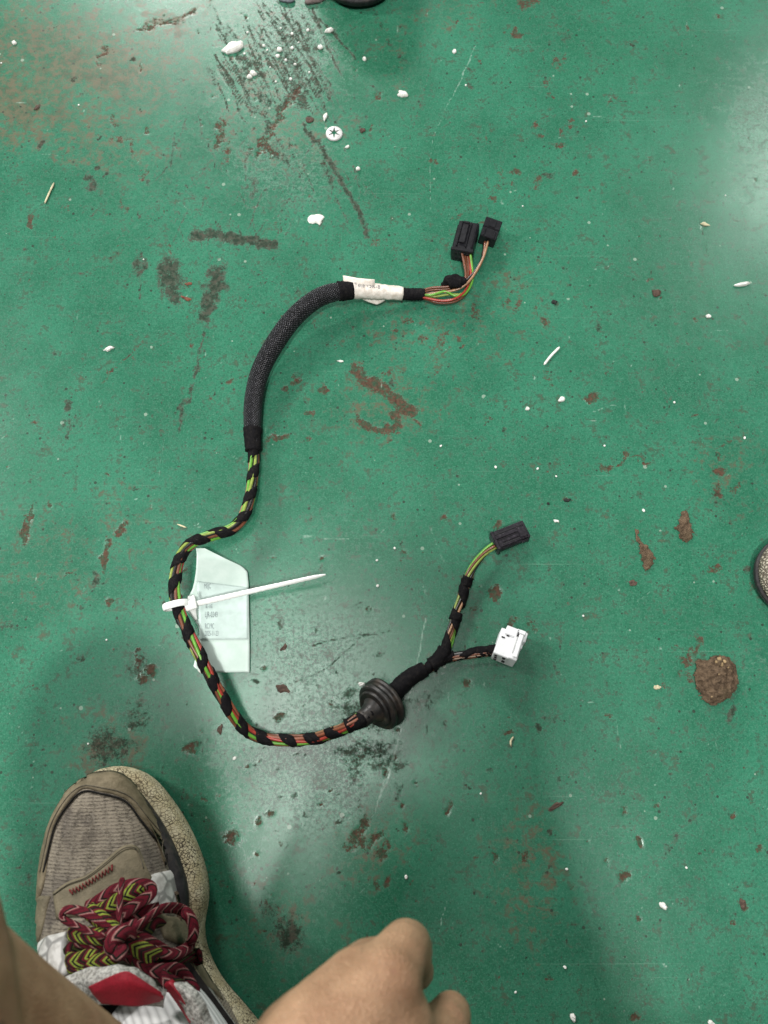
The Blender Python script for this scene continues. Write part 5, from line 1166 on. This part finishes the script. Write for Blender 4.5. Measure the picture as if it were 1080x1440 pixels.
for k, (x, y, r_) in enumerate(((1012, 927, 6), (1020, 930, 4.5), (1015, 934, 5), (1024, 937, 4), (1018, 941, 3.5), (1028, 944, 3), (1008, 931, 3.5), (1021, 951, 2.5), (1012, 948, 2.5), (1002, 980, 2.5))):
    cpt = P(x, y, .0050); sc = (P(x + 1, y, .008) - P(x, y, .008)).length; bm = bmesh.new(); bmesh.ops.create_icosphere(bm, subdivisions=2, radius=r_ * sc * .62)
    for v_ in bm.verts: v_.co = v_.co * (1 + .35 * mnoise.noise(v_.co * 500 + Vector((k, 0, 0)))) ; v_.co.z *= .55; v_.co += cpt - Vector((0, 0, .0006))
    mk_bm('sandy_clod', bm, M['sand'], mc, True)
clod('mud_smear', [(892, 744), (897, 746), (900, 757), (908, 766), (917, 775), (921, 785), (917, 797), (909, 803), (903, 798), (901, 785), (898, 770), (893, 758)], .0020, M['mud'], 'drop shaped mud crumb trail with narrow tail, right of the plugs', 'mud', seed=11, rough=.0012)
clod('mud_smear', [(957, 722), (963, 717), (969, 724), (971, 738), (975, 748), (971, 760), (963, 764), (955, 757), (953, 748), (946, 742), (952, 735)], .0026, M['mud'], 'lumpy mud crumb patch above the tailed one, near the right edge', 'mud', seed=15, rough=.0014)
M['chip_brown'] = simple('dark_brown_chip', (0.060, 0.036, 0.026), .8, .4, 400, .6)
M['rust'] = simple('rusty_chip', (0.13, 0.045, 0.025), .8, .4, 400, .6)
M['soot'] = simple('black_grit', (0.012, 0.013, 0.012), .8, .4, 400, .6)
for i, (x, y, rx, ry, a, h, mt, lab) in enumerate(((398.5, 967.5, 9.5, 6, 25, .0007, 'chip_brown', 'dark brown flake left of the rubber grommet'), (310, 1025, 3.5, 7.5, 10, .0014, 'chip_brown', 'upright brown crumb below the lower bend of the loom'),
    (399, 911, 3.6, 6.5, 30, .0008, 'chip_brown', 'narrow dark flake right of the tag'), (779.5, 425, 3.6, 3.6, 0, .0020, 'soot', 'black lump of grit right of the two upper plugs'), (922, 412, 6.5, 5, 25, .0022, 'chip_brown', 'brown twisted crumb at right in the upper half'),
    (798, 703.5, 4.0, 3.2, 0, .0016, 'soot', 'black grit below centre right'), (771, 708, 2.2, 1.8, 0, .0010, 'soot', 'smaller black grit beside the black one below centre right'), (510.5, 184, 4.0, 3.5, 0, .0018, 'chip_brown', 'round dark brown crumb right of the metal washer'),
    (1043.5, 1271, 5.0, 6, 0, .0010, 'chip_brown', 'brown crumb near the right edge at lower right'),
    (991, 315.5, 7, 3, 5, .0012, 'straw', 'small tan chip near the right edge in the upper half'), (924, 966, 4.5, 3.5, 10, .0014, 'straw', 'tan crumb left of the mud clump'), (435, 169, 5, 4, 0, .0014, 'chip_brown', 'dark crumb left of the metal washer'), (890, 820, 5.5, 3.5, -10, .0010, 'chip_brown', 'curled dark flake below the tailed mud'),
    (782, 1133, 9, 3, -30, .0008, 'chip_brown', 'slanted dark flake below the plugs'), (262, 420, 8, 2.6, 25, .0014, 'rust', 'small reddish curl between the two black tyre stains'), (265, 400, 5, 2.4, 0, .0010, 'rust', 'reddish fleck just above the curl between the tyre stains'), (52, 152, 3, 6, 20, .0014, 'chip_brown', 'brown crumb on the dusty patch near the left edge'))):
    flake('dirt_crumb', x, y, rx * .9, ry * .9, a, h * .7, M[mt], lab, 'crumb', 140 + i, .6, 16, .2, rough=.0003)
flake('grey_scrap', 405, -1, 11, 7, 0, .004, simple('grey_lint', (0.20, 0.20, 0.23), .9, .3, 500, .8), 'grey lint scrap cut by the top edge, left of the shoe toe', 'scrap', 201, .3, 16, 1.0)
flake('brown_scrap', 447, -1, 16, 7, -25, .004, simple('brown_lint', (0.14, 0.11, 0.105), .9, .3, 500, .8), 'brownish scrap at the top edge, touching the shoe toe', 'scrap', 203, .3, 16, 1.0)

# star push-on washer
M['steel'] = simple('bright_zinc', (0.50, 0.49, 0.49), .42, .06, 900, .1, .5); M['steel'].node_tree.nodes['Principled BSDF'].inputs['Metallic'].default_value = .25
wc = P(470, 188.5, 0); R_ = .0069; V, F = [], []
n = 72
def star(th):
    k = (th * 6 / (2 * math.pi) + .0) % 1.0; d = min(k, 1 - k); return .0020 + .0031 * max(0, 1 - d / .30)
prof = []
for i in range(n):
    th = i * 2 * math.pi / n + math.pi / 2; rs = star(i * 2 * math.pi / n); c_, s_ = math.cos(th), math.sin(th)
    prof.append([(rs * c_, rs * s_, .0019), (max(rs, .0050) * c_, max(rs, .0050) * s_, .0018), (.0064 * c_, .0064 * s_, .0013), (R_ * c_, R_ * s_, .0005), (R_ * c_, R_ * s_, .0002), (rs * c_, rs * s_, .0003)])
for p in prof: V += p
for i in range(n):
    j = (i + 1) % n
    for k in range(6): l = (k + 1) % 6; F.append((i * 6 + k, i * 6 + l, j * 6 + l, j * 6 + k))
o = mk('push_washer', V, F, M['steel'], None, False); o.location = wc; tag(o, 'round metal washer with a six pointed star hole, near the top', 'washer')
